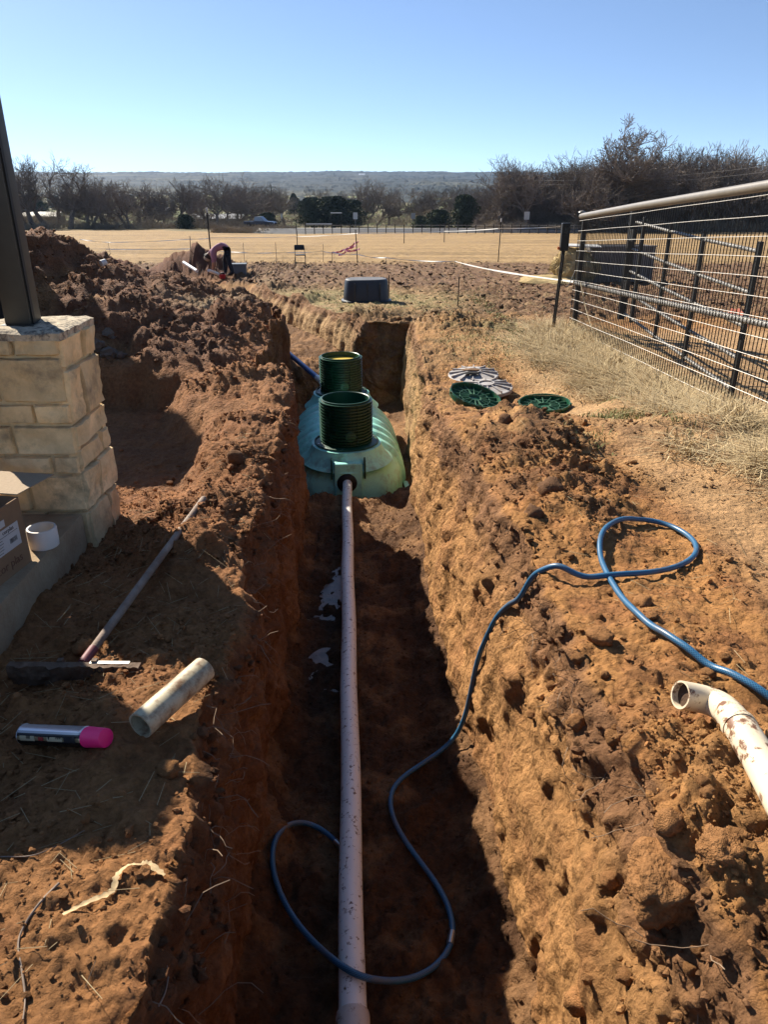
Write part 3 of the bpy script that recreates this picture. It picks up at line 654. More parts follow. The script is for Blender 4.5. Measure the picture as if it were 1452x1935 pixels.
arc_patch(c0 - 14, c0 + 14, lc * .06, lc * .30, m_cl, 'label_panel'); arc_patch(c0 - 12, c0 + 12, lc * .50, lc * .74, m_cl, 'label_panel'); arc_patch(c0 - 16, c0 + 16, lc * .76, lc * .93, m_ink, 'label_panel')
arc_patch(c0 - 10, c0 + 10, lc * .36, lc * .44, mat('label_red', (.45, .05, .04), rough=.5), 'label_panel')
for ang_, z_, tx in ((-92 - 12 * sgn_, .165, 'SNI'), (-92 - 10 * sgn_, .135, 'WN'), (-92 - 14 * sgn_, .105, 'A'), (-92 - 14 * sgn_, .04, 'IIIII')):
    rr_ = rc + .0010; tm = text_mesh('print', tx, .016, m_ink, can, (rr_ * math.cos(R(ang_)), rr_ * math.sin(R(ang_)), z_ * ln / .25), (0, 0, 0)); tm.rotation_euler = (Matrix.Rotation(R(ang_), 3, 'Z') @ Matrix(((0, 0, 1), (0, 1, 0), (-1, 0, 0)))).to_euler()

# ---- cut pipe end on the left bank
def hollow(name, path, r, m, parent=None, n=28, thick=.006):
    P = [Vector(p) for p in path]; V = []; F = []; mm = len(P); t0 = (P[1] - P[0]).normalized(); up = Vector((0, 0, 1)); uu = t0.cross(up).normalized()
    rr = r if isinstance(r, (list, tuple)) else [r] * mm
    rings = []
    for i, p in enumerate(P):
        tt = (P[min(i + 1, mm - 1)] - P[max(i - 1, 0)]).normalized(); uu = (uu - tt * uu.dot(tt)).normalized(); ww = tt.cross(uu); rings.append((p, uu.copy(), ww.copy(), rr[i]))
    seq = [(p, u_, w_, r_) for p, u_, w_, r_ in rings] + [(p, u_, w_, r_ - thick) for p, u_, w_, r_ in reversed(rings)]
    for p, u_, w_, r_ in seq:
        for k in range(n): a = 2 * math.pi * k / n; V.append(p + (u_ * math.cos(a) + w_ * math.sin(a)) * r_)
    M = len(seq)
    for i in range(M):
        j = (i + 1) % M
        for k in range(n): F.append((i * n + k, i * n + (k + 1) % n, j * n + (k + 1) % n, j * n + k))
    return MB().add(V, F).build(name, m, parent, smooth=45)
a_, _ = hit(268, 1392); b_, _ = hit(392, 1318); zc = max(a_.z, b_.z) + .043
oc = hollow('pipe_offcut', [(a_.x, a_.y, zc), (b_.x, b_.y, zc + .012)], .045, mat('dusty_cream_pvc', (.66, .56, .36), rough=.5, var=.1, vscale=9, dirt=(.24, .13, .06), dscale=16, damt=.42, dsharp=.2))
tag(oc, 'short cream plastic pipe offcut with soil on it beside the spray can', 'pipe offcut')

# ---- dry husk and twigs
m_husk = mat('dry_husk', (.66, .47, .24), rough=.8, var=.35, vscale=60)
def ribbon(name, pix, w, m, lift=.012, twist=0.5):
    P = []
    for k, (px, py) in enumerate(pix):
        p, n_ = hit(px, py); P.append(p + Vector((0, 0, lift * (1 + .3 * math.sin(k * 1.9)))))
    Q_ = spline(P, 6); V = []; F = []
    for i, p in enumerate(Q_):
        tt = (Q_[min(i + 1, len(Q_) - 1)] - Q_[max(i - 1, 0)]).normalized(); f = i / (len(Q_) - 1); ww = w * (.25 + .75 * math.sin(math.pi * min(1, .12 + f * .85))) * (1 + .35 * math.sin(i * 2.7))
        sd_ = tt.cross(Vector((math.sin(f * 5) * twist, 0, 1))).normalized()
        V += [p - sd_ * ww, p + Vector((0, 0, ww * .22 * math.sin(i * 1.1))), p + sd_ * ww + Vector((0, 0, ww * .5)), p + Vector((0, 0, ww * .22 * math.sin(i * 1.1) - .0012))]
    for i in range(len(Q_) - 1):
        for k in range(4): F.append((i * 4 + k, i * 4 + (k + 1) % 4, i * 4 + 4 + (k + 1) % 4, i * 4 + 4 + k))
    return MB().add(V, F).build(name, m, smooth=60)
def spline(P, sub=8, closed=False):
    out = []; n = len(P)
    for i in range(n - 1):
        p0, p1, p2, p3 = P[max(i - 1, 0)], P[i], P[i + 1], P[min(i + 2, n - 1)]
        for k in range(sub):
            s_ = k / sub; out.append(.5 * ((2 * p1) + (p2 - p0) * s_ + (2 * p0 - 5 * p1 + 4 * p2 - p3) * s_ * s_ + (3 * p1 - p0 - 3 * p2 + p3) * s_ ** 3))
    out.append(P[-1]); return out
tag(ribbon('dry_husk', [(120, 1735), (170, 1712), (212, 1690), (222, 1660), (245, 1643), (270, 1640)], .008, m_husk), 'long pale dried husk leaf curled on the soil below the spray can', 'leaf')
tag(ribbon('dry_husk', [(268, 1638), (285, 1645), (312, 1660)], .011, m_husk, .014, .1), 'short broad end piece of dried husk at the trench edge', 'leaf')
m_twig = mat('twig_bark', (.30, .22, .16), rough=.85, var=.2, vscale=40)
for pix, r_, lb_ in (([(112, 1672), (75, 1710), (45, 1755), (35, 1790), (42, 1840), (48, 1890), (44, 1930)], .0035, 'long thin forked twig on the soil at lower left'),
                     ([(300, 1905), (312, 1880), (318, 1850), (316, 1828)], .0022, 'short pale twig hanging at the trench edge, lower left'),
                     ([(2, 1622), (60, 1620), (110, 1600), (160, 1572)], .002, 'thin straight straw stalk below the shadow edge at far left')):
    P = [hit(*p)[0] + Vector((0, 0, .006)) for p in pix]; S_ = spline(P, 5)
    tag(MB().tube(S_, [r_ * (1 - .5 * i / len(S_)) for i in range(len(S_))], 6).build('twig', m_twig, smooth=60), lb_, 'twig')

# ---- sewer pipe in the trench
pA, pB = Vector((-.133, 2.05, CAM_H - 3.0)), Vector((-.46, 8.57, CAM_H - 3.34)); pd = (pB - pA).normalized()
p0 = pA - pd * 1.0; p1 = pA + pd * 6.45
sp_ = empty('sewer_pipe', (0, 0, 0)); tag(sp_, 'long white plastic sewer pipe running along the trench floor to the tank', 'pipe')
jit = [p0 + pd * (7.45 * k / 30) + Vector((.004 * math.sin(k * .9), 0, .006 * math.sin(k * .7))) for k in range(31)]
MB().tube(jit, .0565, 36).build('barrel', m_pvc, sp_, smooth=40)
bl = pA - pd * .19
MB().lathe([(.0575, 0), (.066, .004), (.0675, .012), (.0675, .07), (.069, .075), (.069, .16), (.0675, .17), (.0675, .8)], 36, origin=bl, rot=(-pd).to_track_quat('Z', 'Y').to_matrix()).build('bell_end', mat('bell_pvc', (.70, .62, .54), rough=.45, dirt=(.25, .14, .08), dscale=18, damt=.3), sp_, smooth=40)

# ---- septic tank with two risers
tank = empty('septic_tank', (-.57, 10.1, -1.47), (0, 0, math.atan(.08))); tag(tank, 'pale green plastic septic tank with two dark green risers in the pit', 'septic tank')
m_tank = mat('tank_green', (.48, 1.12, .95), rough=.42, spec=.5, var=.08, vscale=3, bump=.10, bscale=30, dirt=(.20, .22, .14), dscale=5, damt=.22, dsharp=.3)
m_riser = mat('riser_green', (.003, .070, .036), rough=.42, spec=.5, var=.15, vscale=6)
ny, na = 150, 96; V = []; F = []
for j in range(ny):
    f = -1 + 2 * j / (ny - 1); y = 1.74 * math.copysign(abs(f) ** .8, f); e = max(0.0, 1 - abs(y / 1.745) ** 4.5) ** .36
    rib = 0
    if abs(y) < 1.0: rib = .5 + .5 * math.tanh(3.0 * math.sin(2 * math.pi * y / .30)); rib *= min(1, (1.0 - abs(y)) / .1)
    for k in range(na):
        a = 2 * math.pi * k / na; ca, sa = math.cos(a), math.sin(a)
        X_ = .775 * math.copysign(abs(ca) ** .82, ca); Z_ = .66 * math.copysign(abs(sa) ** (.92 if sa > 0 else .7), sa)
        rs_ = e * (.985 + .065 * rib); top = sa > 0
        V.append((X_ * rs_, y, -.665 + Z_ * (e ** .75) * (.985 + .045 * rib)))
for j in range(ny - 1):
    for k in range(na): F.append((j * na + k, j * na + (k + 1) % na, (j + 1) * na + (k + 1) % na, (j + 1) * na + k))
MB().add(V, F).build('tank_body', m_tank, tank, smooth=50)
# seam flange along both sides
for sx_ in (-1, 1): MB().box((sx_ * .79, 0, -.66), (.06, 2.6, .03)).build('seam_flange', m_tank, tank, bevel=.006)
for y_ in (-1.21, 1.23):
    cl = MB().lathe([(.58, -.18), (.50, -.11), (.445, -.02), (.435, .025), (.41, .03), (.37, .03), (.37, -.1)], 56, origin=(0, y_, 0)).build('access_collar', m_tank, tank, smooth=35)
    rs = MB().lathe([(.300, .0), (.303, .58), (.292, .582), (.284, .575), (.284, .0)], 56, origin=(0, y_, .02), close=True).build('riser', m_riser, tank, smooth=40)
    fl_ = MB().lathe([(.30, .045), (.34, .03), (.40, .03), (.405, .05), (.39, .056), (.388, .04), (.305, .06)], 56, origin=(0, y_, .005)).build('flange', m_riser, rs, smooth=35)
    for k in range(14):
        z_ = .082 + k * .038
        rr_ = .332
        MB().lathe([(.301, z_ - .005), (rr_, z_ - .004), (rr_, z_ + .004), (.301, z_ + .005)], 56, origin=(0, y_, 0)).build('ring_rib', m_riser, rs, smooth=30)
    for k in range(14):
        a = R(-90 + (k - 7) * 25.7 + (9 if k % 2 else 0)); ca, sa = math.cos(a), math.sin(a)
        zlo, zhi = (.06, .58) if k % 3 else (.20, .58)
        MB().box((.308 * ca, y_ + .308 * sa, (zlo + zhi) / 2), (.022, .007, zhi - zlo), Matrix.Rotation(a, 3, 'Z')).build('upright_rib', m_riser, rs)
    a = R(-82); MB().lathe([(0, .014), (.06, .014), (.066, .01), (.066, 0)], 28, origin=(.308 * math.cos(a), y_ + .308 * math.sin(a), .19), rot=Vector((math.cos(a), math.sin(a), 0)).to_track_quat('Z', 'Y').to_matrix()).build('knockout', mat('knockout_green', (.03, .14, .075), rough=.5), rs, smooth=40)
    for k in range(6):
        a = R(k * 60 + 20); MB().lathe([(.0, .022), (.012, .022), (.014, .016), (.014, 0)], 12, origin=(.37 * math.cos(a), y_ + .37 * math.sin(a), .036)).build('bolt', mat('bolt_steel', (.5, .5, .48), rough=.35, metal=.8), rs)
# yellow disc inside the far riser
MB().disc((0, 1.23, .52), .283, 40).build('yellow_disc', mat('yellow_plastic', (.75, .52, .06), rough=.5), tank)
# inlet panel, fins and rubber gasket
MB().box((.0, -1.715, -.28), (.34, .12, .44)).build('inlet_panel', m_tank, tank, bevel=.02)
for sx_ in (-.20, .20): MB().box((sx_, -1.715, -.14), (.02, .10, .24)).build('fin', m_riser, tank)
gz = (pA + pd * ((8.36 - pA.y) / pd.y)); gl = (Matrix.Translation(tank.location) @ Matrix.Rotation(math.atan(.08), 4, 'Z')).inverted() @ gz
MB().lathe([(.0565, .03), (.062, .045), (.075, .045), (.115, .02), (.122, 0), (.122, -.03)], 40, origin=(gl.x, -1.775, gl.z), rot=Matrix.Rotation(R(90), 3, 'X')).build('inlet_gasket', mat('black_rubber', (.008, .008, .008), rough=.6), tank, smooth=40)

# ---- blue outlet pipe in the far trench
a_ = at_y(612, 724, 11.62); b_ = at_y(553, 674, 13.4); d_ = (b_ - a_).normalized()
bp_ = empty('blue_pipe', (0, 0, 0)); tag(bp_, 'blue plastic outlet pipe leaving the back of the tank', 'pipe')
MB().tube([a_ + d_ * .30, a_ + d_ * 1.2, b_, b_ + d_ * 1.2], .045, 20).build('barrel', mat('blue_pipe', (.03, .16, .45), rough=.4), bp_, smooth=40)
MB().tube([a_ - d_ * .05, a_ + d_ * .34], .054, 20).build('white_sleeve', m_pvc, bp_, smooth=40)

# ---- puddles
m_water = mat('muddy_water', (.17, .13, .10), rough=.34, spec=.45, bump=.35, bscale=9, dirt=(.30, .20, .13), dscale=11, damt=.45, dsharp=.2)
for k, ((px_, py_, rx_, ry_), lb_) in enumerate(zip(PUDDLES, ('largest', 'middle'))):
    V = [(px_, py_, 0)] + [(px_ + rx_ * 1.3 * math.cos(a) , py_ + ry_ * 1.3 * math.sin(a), 0) for a in np.linspace(0, 2 * math.pi, 40, endpoint=False)]
    zs = float(ZFL(py_)) - .046 - (.016 if k else 0)
    o = MB().add([(x, y, zs - (y - py_) * 0) for x, y, z in V], [(0, 1 + i, 1 + (i + 1) % 40) for i in range(40)]).build('puddle', m_water); tag(o, kind='structure')

# ---- blue air hose
hp = [(1860, 1500), (1760, 1465), (1660, 1425), (1570, 1385), (1500, 1352), (1452, 1328), (1400, 1298), (1350, 1270), (1295, 1240), (1250, 1212), (1205, 1172), (1168, 1130), (1140, 1085), (1128, 1045), (1128, 1012), (1145, 993), (1175, 985), (1215, 983), (1262, 992), (1300, 1010), (1325, 1032), (1326, 1052), (1305, 1072), (1265, 1085), (1215, 1094), (1165, 1100), (1115, 1101), (1065, 1104), (1020, 1116), (978, 1137), (940, 1172), (915, 1215), (902, 1260), (896, 1310), (886, 1362), (868, 1398), (840, 1422), (800, 1445), (762, 1466), (737, 1488), (731, 1515), (742, 1558), (768, 1600), (800, 1640), (832, 1678), (856, 1722), (865, 1768), (852, 1808), (822, 1840), (780, 1858), (735, 1860), (690, 1848), (650, 1828), (608, 1800), (566, 1764), (534, 1716), (512, 1662), (504, 1616), (512, 1580), (535, 1558), (568, 1552), (600, 1562), (622, 1580), (637, 1596)]
HP = []
for (px, py) in hp:
    p, n_ = hit(px, py); HP.append(p + n_ * .018)
# lift over its own crossing and over the pipe
def near_i(px, py): return min(range(len(hp)), key=lambda i: (hp[i][0] - px) ** 2 + (hp[i][1] - py) ** 2)
HP[near_i(1165, 1100)] += Vector((0, 0, .035)); HP[near_i(1115, 1101)] += Vector((0, 0, .02))
for tgt, zz_ in ((690, .062 + .016), (650, .062 + .016), (735, .05), (608, .04)):
    i = min(range(44, len(hp)), key=lambda i: abs(hp[i][0] - tgt)); px, py = hp[i]
    d = ray(px, py); f_ = ((pA.z + (-.034) * 0 + zz_) - CAM_H) / d.z; pz = EYE + d * f_; HP[i] = pz
for it in range(2):
    HP = [HP[0]] + [HP[i] * .6 + (HP[i - 1] + HP[i + 1]) * .2 if i not in (near_i(690, 1848), near_i(650, 1828)) else HP[i] for i in range(1, len(HP) - 1)] + [HP[-1]]
HS = spline(HP, 10)
def smooth_path(S_, n_):
    for _k in range(n_): S_ = [S_[0]] + [S_[i] * .5 + (S_[i - 1] + S_[i + 1]) * .25 for i in range(1, len(S_) - 1)] + [S_[-1]]
    return S_
HS = smooth_path(HS, 30)
lift_ = [max(0.0, down(p.x, p.y, .6) + .013 - p.z) if i < 308 else 0.0 for i, p in enumerate(HS)]
lift_ = [min(.12, max(lift_[max(0, i - 5):i + 6])) for i in range(len(lift_))]
for _k in range(10): lift_ = [(lift_[max(i - 1, 0)] + lift_[i] * 2 + lift_[min(i + 1, len(lift_) - 1)]) / 4 for i in range(len(lift_))]
HS = [p + Vector((0, 0, l_)) for p, l_ in zip(HS, lift_)]
def hose_mat():
    m = bpy.data.materials.new('blue_hose'); m.use_nodes = True; N = m.node_tree.nodes; L = m.node_tree.links; b = N['Principled BSDF']; b.inputs['Roughness'].default_value = .38
    uv = N.new('ShaderNodeAttribute'); uv.attribute_name = 'UVMap'; sp = N.new('ShaderNodeSeparateXYZ'); L.new(uv.outputs['Vector'], sp.inputs[0])
    def wave(sg):
        m1 = N.new('ShaderNodeMath'); m1.operation = 'MULTIPLY_ADD'; m1.inputs[1].default_value = sg * 8.0; L.new(sp.outputs['Y'], m1.inputs[0])
        m0 = N.new('ShaderNodeMath'); m0.operation = 'MULTIPLY'; m0.inputs[1].default_value = 95.0; L.new(sp.outputs['X'], m0.inputs[0]); L.new(m0.outputs[0], m1.inputs[2])
        s_ = N.new('ShaderNodeMath'); s_.operation = 'FRACT'; L.new(m1.outputs[0], s_.inputs[0]); g_ = N.new('ShaderNodeMath'); g_.operation = 'GREATER_THAN'; g_.inputs[1].default_value = .72; L.new(s_.outputs[0], g_.inputs[0]); return g_.outputs[0]
    mxx = N.new('ShaderNodeMath'); mxx.operation = 'MAXIMUM'; L.new(wave(1), mxx.inputs[0]); L.new(wave(-1), mxx.inputs[1])
    mc = N.new('ShaderNodeMix'); mc.data_type = 'RGBA'; L.new(mxx.outputs[0], mc.inputs['Factor']); mc.inputs['A'].default_value = (.006, .050, .120, 1); mc.inputs['B'].default_value = (.045, .16, .28, 1)
    nz = N.new('ShaderNodeTexNoise'); nz.inputs['Scale'].default_value = 7; nz.inputs['Detail'].default_value = 5; t_ = N.new('ShaderNodeTexCoord'); L.new(t_.outputs['Object'], nz.inputs['Vector'])
    mr = N.new('ShaderNodeMapRange'); mr.inputs['From Min'].default_value = .52; mr.inputs['From Max'].default_value = .72; mr.inputs['To Max'].default_value = .7; L.new(nz.outputs['Fac'], mr.inputs['Value'])
    md = N.new('ShaderNodeMix'); md.data_type = 'RGBA'; L.new(mr.outputs[0], md.inputs['Factor']); L.new(mc.outputs['Result'], md.inputs['A']); md.inputs['B'].default_value = (.10, .075, .06, 1)
    L.new(md.outputs['Result'], b.inputs['Base Color']); return m
hose = empty('air_hose', (0, 0, 0)); tag(hose, 'long blue braided hose looping over the right bank and down into the trench', 'hose')
hb = MB().tube(HS, .0138, 12).build('tubing', hose_mat(), hose, smooth=60)
uvl = hb.data.uv_layers.new(name='UVMap'); cum = [0]
for i in range(1, len(HS)): cum.append(cum[-1] + (HS[i] - HS[i - 1]).length)
for poly in hb.data.polygons:
    ks = [hb.data.loops[li].vertex_index % 12 for li in poly.loop_indices]; wrap = (0 in ks and 11 in ks)
    for li in poly.loop_indices:
        vi = hb.data.loops[li].vertex_index; k = vi % 12
        uvl.data[li].uv = (cum[min(vi // 12, len(cum) - 1)], (k + (12 if wrap and k == 0 else 0)) / 12.0)
e1 = HS[-1]; ed_ = (HS[-1] - HS[-4]).normalized()
MB().tube([e1 - ed_ * .02, e1 + ed_ * .03, e1 + ed_ * .031, e1 + ed_ * .055], [.017, .017, .012, .012], 12).build('end_fitting', mat('zinc', (.6, .6, .58), rough=.3, metal=.9), hose, smooth=40)
j_ = HS[near_i(862, 1785) * 10]; j2 = HS[near_i(862, 1785) * 10 + 6]
MB().tube([j_, (j_ + j2) / 2, j2], .0165, 12).build('repair_sleeve', mat('zinc2', (.5, .5, .5), rough=.35, metal=.8), hose, smooth=40)

# ---- bent pipe at the right edge
ep = [hit(*p)[0] for p in ((1300, 1352), (1350, 1358), (1385, 1388), (1420, 1440), (1452, 1500), (1500, 1590), (1600, 1790))]
zoff = [.095, .060, .044, .040, .040, .040, .040]; EP = [p + Vector((0, 0, z_ + .004)) for p, z_ in zip(ep, zoff)]
zl_ = np.polyfit(range(7), [p.z for p in EP], 1); EP = [Vector((p.x, p.y, max(p.z, float(np.polyval(zl_, i)))) if i > 2 else p) for i, p in enumerate(EP)]
EP[0] = EP[1] + Vector((-.125, -.006, .034)); ES = smooth_path(spline(EP, 7), 14); nE = len(ES)
bend = empty('bent_pipe', (0, 0, 0)); tag(bend, 'mud-stained cream plastic pipe with a long sweep bend and open end', 'pipe')
m_epvc = mat('muddy_pvc', (.88, .74, .52), rough=.45, var=.08, vscale=8, dirt=(.22, .10, .05), dscale=15, damt=.40, dsharp=.06)
hollow('sweep_bend', ES[:17], .044, m_epvc, bend, 32); hollow('barrel', ES[15:], .0465, m_epvc, bend, 32, .008)
pl_d = (ES[0] - ES[1]).normalized(); MB().disc(ES[0] - pl_d * .022, .0385, 24, rot=pl_d.to_track_quat('Z', 'Y').to_matrix()).build('mouth_shade_disc', mat('mud', (.10, .055, .03), rough=.95, bump=.8, bscale=80), bend)  # soil-coloured dark disc added to stand in for shade inside the open mouth
hollow('socket_ring', [ES[15], ES[16]], .0495, m_epvc, bend, 32, .008)

# ---- risers' lids lying on the right bank
m_lid = mat('lid_green', (.006, .105, .052), rough=.42, var=.15, vscale=9, dirt=(.22, .14, .07), dscale=12, damt=.25, dsharp=.3); m_wlid = mat('lid_grey', (.52, .50, .49), rough=.6, var=.1, vscale=8, dirt=(.34, .24, .15), dscale=9, damt=.3, dsharp=.3)
def green_lid(loc, rot, label):
    t_ = empty('riser_lid', loc, rot); t_.scale = (.84, .84, .84); tag(t_, label, 'lid')
    MB().lathe([(0, .012), (.315, .012), (.318, .075), (.332, .078), (.336, .05), (.328, .045), (.324, 0), (0, 0)], 64).build('dish', m_lid, t_, smooth=35)
    m_r = mat('lid_rib', (.10, .24, .15), rough=.5)
    for k in range(16):
        a = 2 * math.pi * k / 16; MB().box((.20 * math.cos(a), .20 * math.sin(a), .026), (.235, .005, .030), Matrix.Rotation(a, 3, 'Z')).build('rib', m_r, t_)
    for r_ in (.085, .20): MB().lathe([(r_ - .003, .012), (r_ - .003, .036), (r_ + .003, .036), (r_ + .003, .012)], 40).build('ring_rib', m_r, t_, smooth=30)
    for k in range(8):
        a = 2 * math.pi * (k + .3) / 8; MB().box((.338 * math.cos(a), .338 * math.sin(a), .06), (.022, .035, .030), Matrix.Rotation(a, 3, 'Z')).build('lug', m_lid, t_, bevel=.004)
h_ = at_y(1031, 748, 7.9); h_.z = down(h_.x, h_.y) + .075; LID_XY = [(h_.x, h_.y)]; green_lid(h_, (R(3), R(-3), .3), 'green plastic riser lid lying flat and upside down beside dry grass')
h_ = at_y(897, 742, 7.75); LID_XY.append((h_.x, h_.y)); h_.z = down(h_.x, h_.y) + .11; green_lid(h_, (R(10), R(13), 0), 'green plastic riser lid tilted against the soil bank below the white lids')
def white_lid(loc, rot, label):
    t_ = empty('riser_lid', loc, rot); tag(t_, label, 'lid')
    MB().lathe([(0, .062), (.10, .060), (.24, .036), (.30, .022), (.312, .024), (.322, .02), (.325, -.015), (.30, -.02), (0, -.02)], 56).build('dome', m_wlid, t_, smooth=30)
    for k in range(12):
        a = 2 * math.pi * k / 12; MB().box((.195 * math.cos(a), .195 * math.sin(a), .047), (.23, .012, .030), Matrix.Rotation(a, 3, 'Z') @ Matrix.Rotation(R(6), 3, 'Y')).build('rib', m_wlid, t_)
    MB().lathe([(.088, .055), (.088, .076), (.10, .076), (.10, .055)], 32).build('hub_ring', m_wlid, t_, smooth=30)
h_ = at_y(921, 702, 8.9); LID_XY.append((h_.x, h_.y)); h_.z = down(h_.x, h_.y) + .045; white_lid(h_, (R(4), R(-2), 0), 'grey-white ribbed lid lying flat, nearer of the two white lids')
h_ = at_y(896, 684, 9.4); h_.z = down(h_.x, h_.y) + .05; white_lid(h_, (R(3), R(-4), .4), 'grey-white ribbed lid with scraps on it, farther of the two white lids')
h_ = at_y(893, 690, 9.25); h_.z = down(h_.x, h_.y) + .07; o = link('rag', rock_mesh('rag', 77, mat('dark_cloth', (.03, .028, .026), rough=.9), 2, .35, (1, .6, .25))); o.location = h_ + Vector((0, 0, .05)); o.scale = (.11, .08, .07); tag(o, 'small dark crumpled rag on the farther white lid', 'rag')
h_ = at_y(892, 681, 9.4); h_.z = down(h_.x, h_.y) + .07; o = link('wood_scrap', rock_mesh('wood_scrap', 78, mat('scrap', (.42, .24, .12), rough=.9), 2, .3, (1.3, .4, .3))); o.location = h_ + Vector((0, 0, .06)); o.scale = (.10, .07, .05); tag(o, 'small tan scrap beside the dark rag on the white lid', 'scrap')

# ================================================================== MID-DISTANCE THINGS
def at_x(px, py, Xv):
    d = ray(px, py); return EYE + d * (Xv / d.x)
def gz(x, y): return down(x, y) if y < 55 else float(zg(y))
m_galv = mat('galvanised_pipe', (.27, .255, .23), rough=.5, metal=.35, var=.15, vscale=6, bump=.1, bscale=50)
m_dpipe = mat('dark_gate_paint', (.012, .012, .011), rough=.5); m_wire = mat('galvanised_wire', (.85, .80, .72), rough=.4, metal=.3); m_dwire = mat('weathered_wire', (.030, .026, .022), rough=.6)
m_bronze = mat('tan_pipe', (.24, .205, .16), rough=.42, spec=.6, var=.12, vscale=7)
# ---- wire mesh fence panel on pipe rails
FA, FB = Vector((3.09, 12.4, 0)), Vector((3.30, 2.2, 0))
def fpt(f, h): 
    p = FA.lerp(FB, f); return Vector((p.x, p.y, float(zg(p.y)) + h * (1 + .155 * f)))
fence = empty('mesh_fence', fpt(0, 0)); tag(fence, 'tall welded wire mesh fence panel on tan pipe rails at right', 'fence')
off = -fence.location
def L_(p): return p + off
MB().tube([L_(fpt(-.004, 1.735)), L_(fpt(.25, 1.745)), L_(fpt(.5, 1.74)), L_(fpt(1, 1.74))], .044, 24).build('top_rail', m_bronze, fence, smooth=40)
MB().tube([L_(fpt(0, .73)), L_(fpt(.3, .725)), L_(fpt(1, .74))], .031, 18).build('middle_rail', m_galv, fence, smooth=40)
m_fpost = mat('fence_post_paint', (.03, .028, .024), rough=.55, var=.2, vscale=9)
for f in (0, .70, 1.0):
    mb = MB(); a = L_(fpt(f, 0)); mb.box((a.x + .045, a.y, a.z + .80), (.075, .075, 1.95)); mb.build('post', m_fpost, fence, bevel=.006)
MB().lathe([(0, .03), (.03, .026), (.05, .012), (.056, 0)], 20, origin=L_(fpt(-.004, 1.79))).build('post_cap', m_bronze, fence, smooth=60)
NVW = 150
for k in range(NVW):
    f = k * .0066; h0, h1 = .03, 1.69
    MB().tube([L_(fpt(f, h0)) + Vector((-.034, 0, 0)), L_(fpt(f, .9)) + Vector((-.034 + rnd.uniform(-.004, .004), rnd.uniform(-.006, .006), 0)), L_(fpt(f, h1)) + Vector((-.034, 0, 0))], .0056, 3, caps=False).build('upright_wire', m_dwire, fence)
for k in range(12):
    h = .04 + k * .148
    MB().tube([L_(fpt(f, h)) + Vector((-.037, 0, .002 * math.sin(f * 25 + k))) for f in np.linspace(0, 1, 24)], .0027, 4, caps=False).build('cross_wire', m_wire, fence)
# ---- tubular gate parked behind the fence
GA, GB = Vector((3.36, 7.0, 0)), Vector((3.56, 11.2, 0))
gate = empty('pipe_gate', (GA.x, GA.y, float(zg(GA.y)))); tag(gate, 'galvanised tube livestock gate with black uprights leaning behind the mesh fence', 'gate'); off = -gate.location
def gpt(f, h):
    p = GA.lerp(GB, f); return Vector((p.x, p.y, float(zg(p.y)) + h + .28 * f)) + off
for k, h in enumerate((.10, .40, .70, 1.00, 1.36)):
    MB().tube([gpt(0, h), gpt(.33, h - .012), gpt(.66, h - .012), gpt(1, h)], .019, 12).build('rail', m_galv, gate, smooth=40)
for f in (0, .34, .62, .90, 1.0):
    a, b_ = gpt(f, .06), gpt(f, 1.43)
    MB().box(((a + b_) / 2) + Vector((-.004 if f else 0, 0, 0)), (.038, .042, 1.40)).build('upright', m_dpipe, gate, bevel=.005)
mb = MB(); a = gpt(1.07, 0); mb.box(a + Vector((.03, 0, .78)), (.09, .09, 1.62)); mb.build('hinge_post', m_dpipe, gate)
for h in (.42, 1.12): MB().box(gpt(1.035, h) + Vector((.02, 0, .05)), (.05, .17, .16)).build('hinge', m_dpipe, gate, bevel=.006)
pz_ = Vector((3.33, 7.15, float(zg(7.15)) + .80))
tp = MB()
Vt = []; Ft = []
for i in range(9):
    f = i / 8; y = 7.02 + .5 * f; x = 3.40 + .02 * math.sin(i * 1.7); z = float(zg(y)) + .72 + .09 * math.sin(f * 3) ; w = .028 + .012 * math.sin(i * 2.3)
    Vt += [(x, y, z - w), (x + .004, y, z - w), (x + .004 + .01 * math.sin(i), y, z + w), (x + .01 * math.sin(i), y, z + w)]
for i in range(8):
    for k in range(4): Ft.append((i * 4 + k, i * 4 + (k + 1) % 4, i * 4 + 4 + (k + 1) % 4, i * 4 + 4 + k))
tag(tp.add(Vt, Ft).build('plastic_strip', mat('salmon_plastic', (.62, .22, .15), rough=.5), smooth=60), 'salmon pink plastic strip caught on the near end of the tube gate', 'strip')
# ---- cord hanging on the fence end
cpix = [(1098, 534), (1101, 548), (1106, 575), (1113, 600), (1122, 630), (1131, 655), (1142, 668)]
cp_ = [at_x(px, py, 3.06) for px, py in cpix]; tag(MB().tube(spline(cp_, 4), .005, 6).build('cord', mat('cream_cord', (.55, .44, .26), rough=.8), smooth=60), 'cream cord hanging slack from the end of the mesh fence', 'cord')
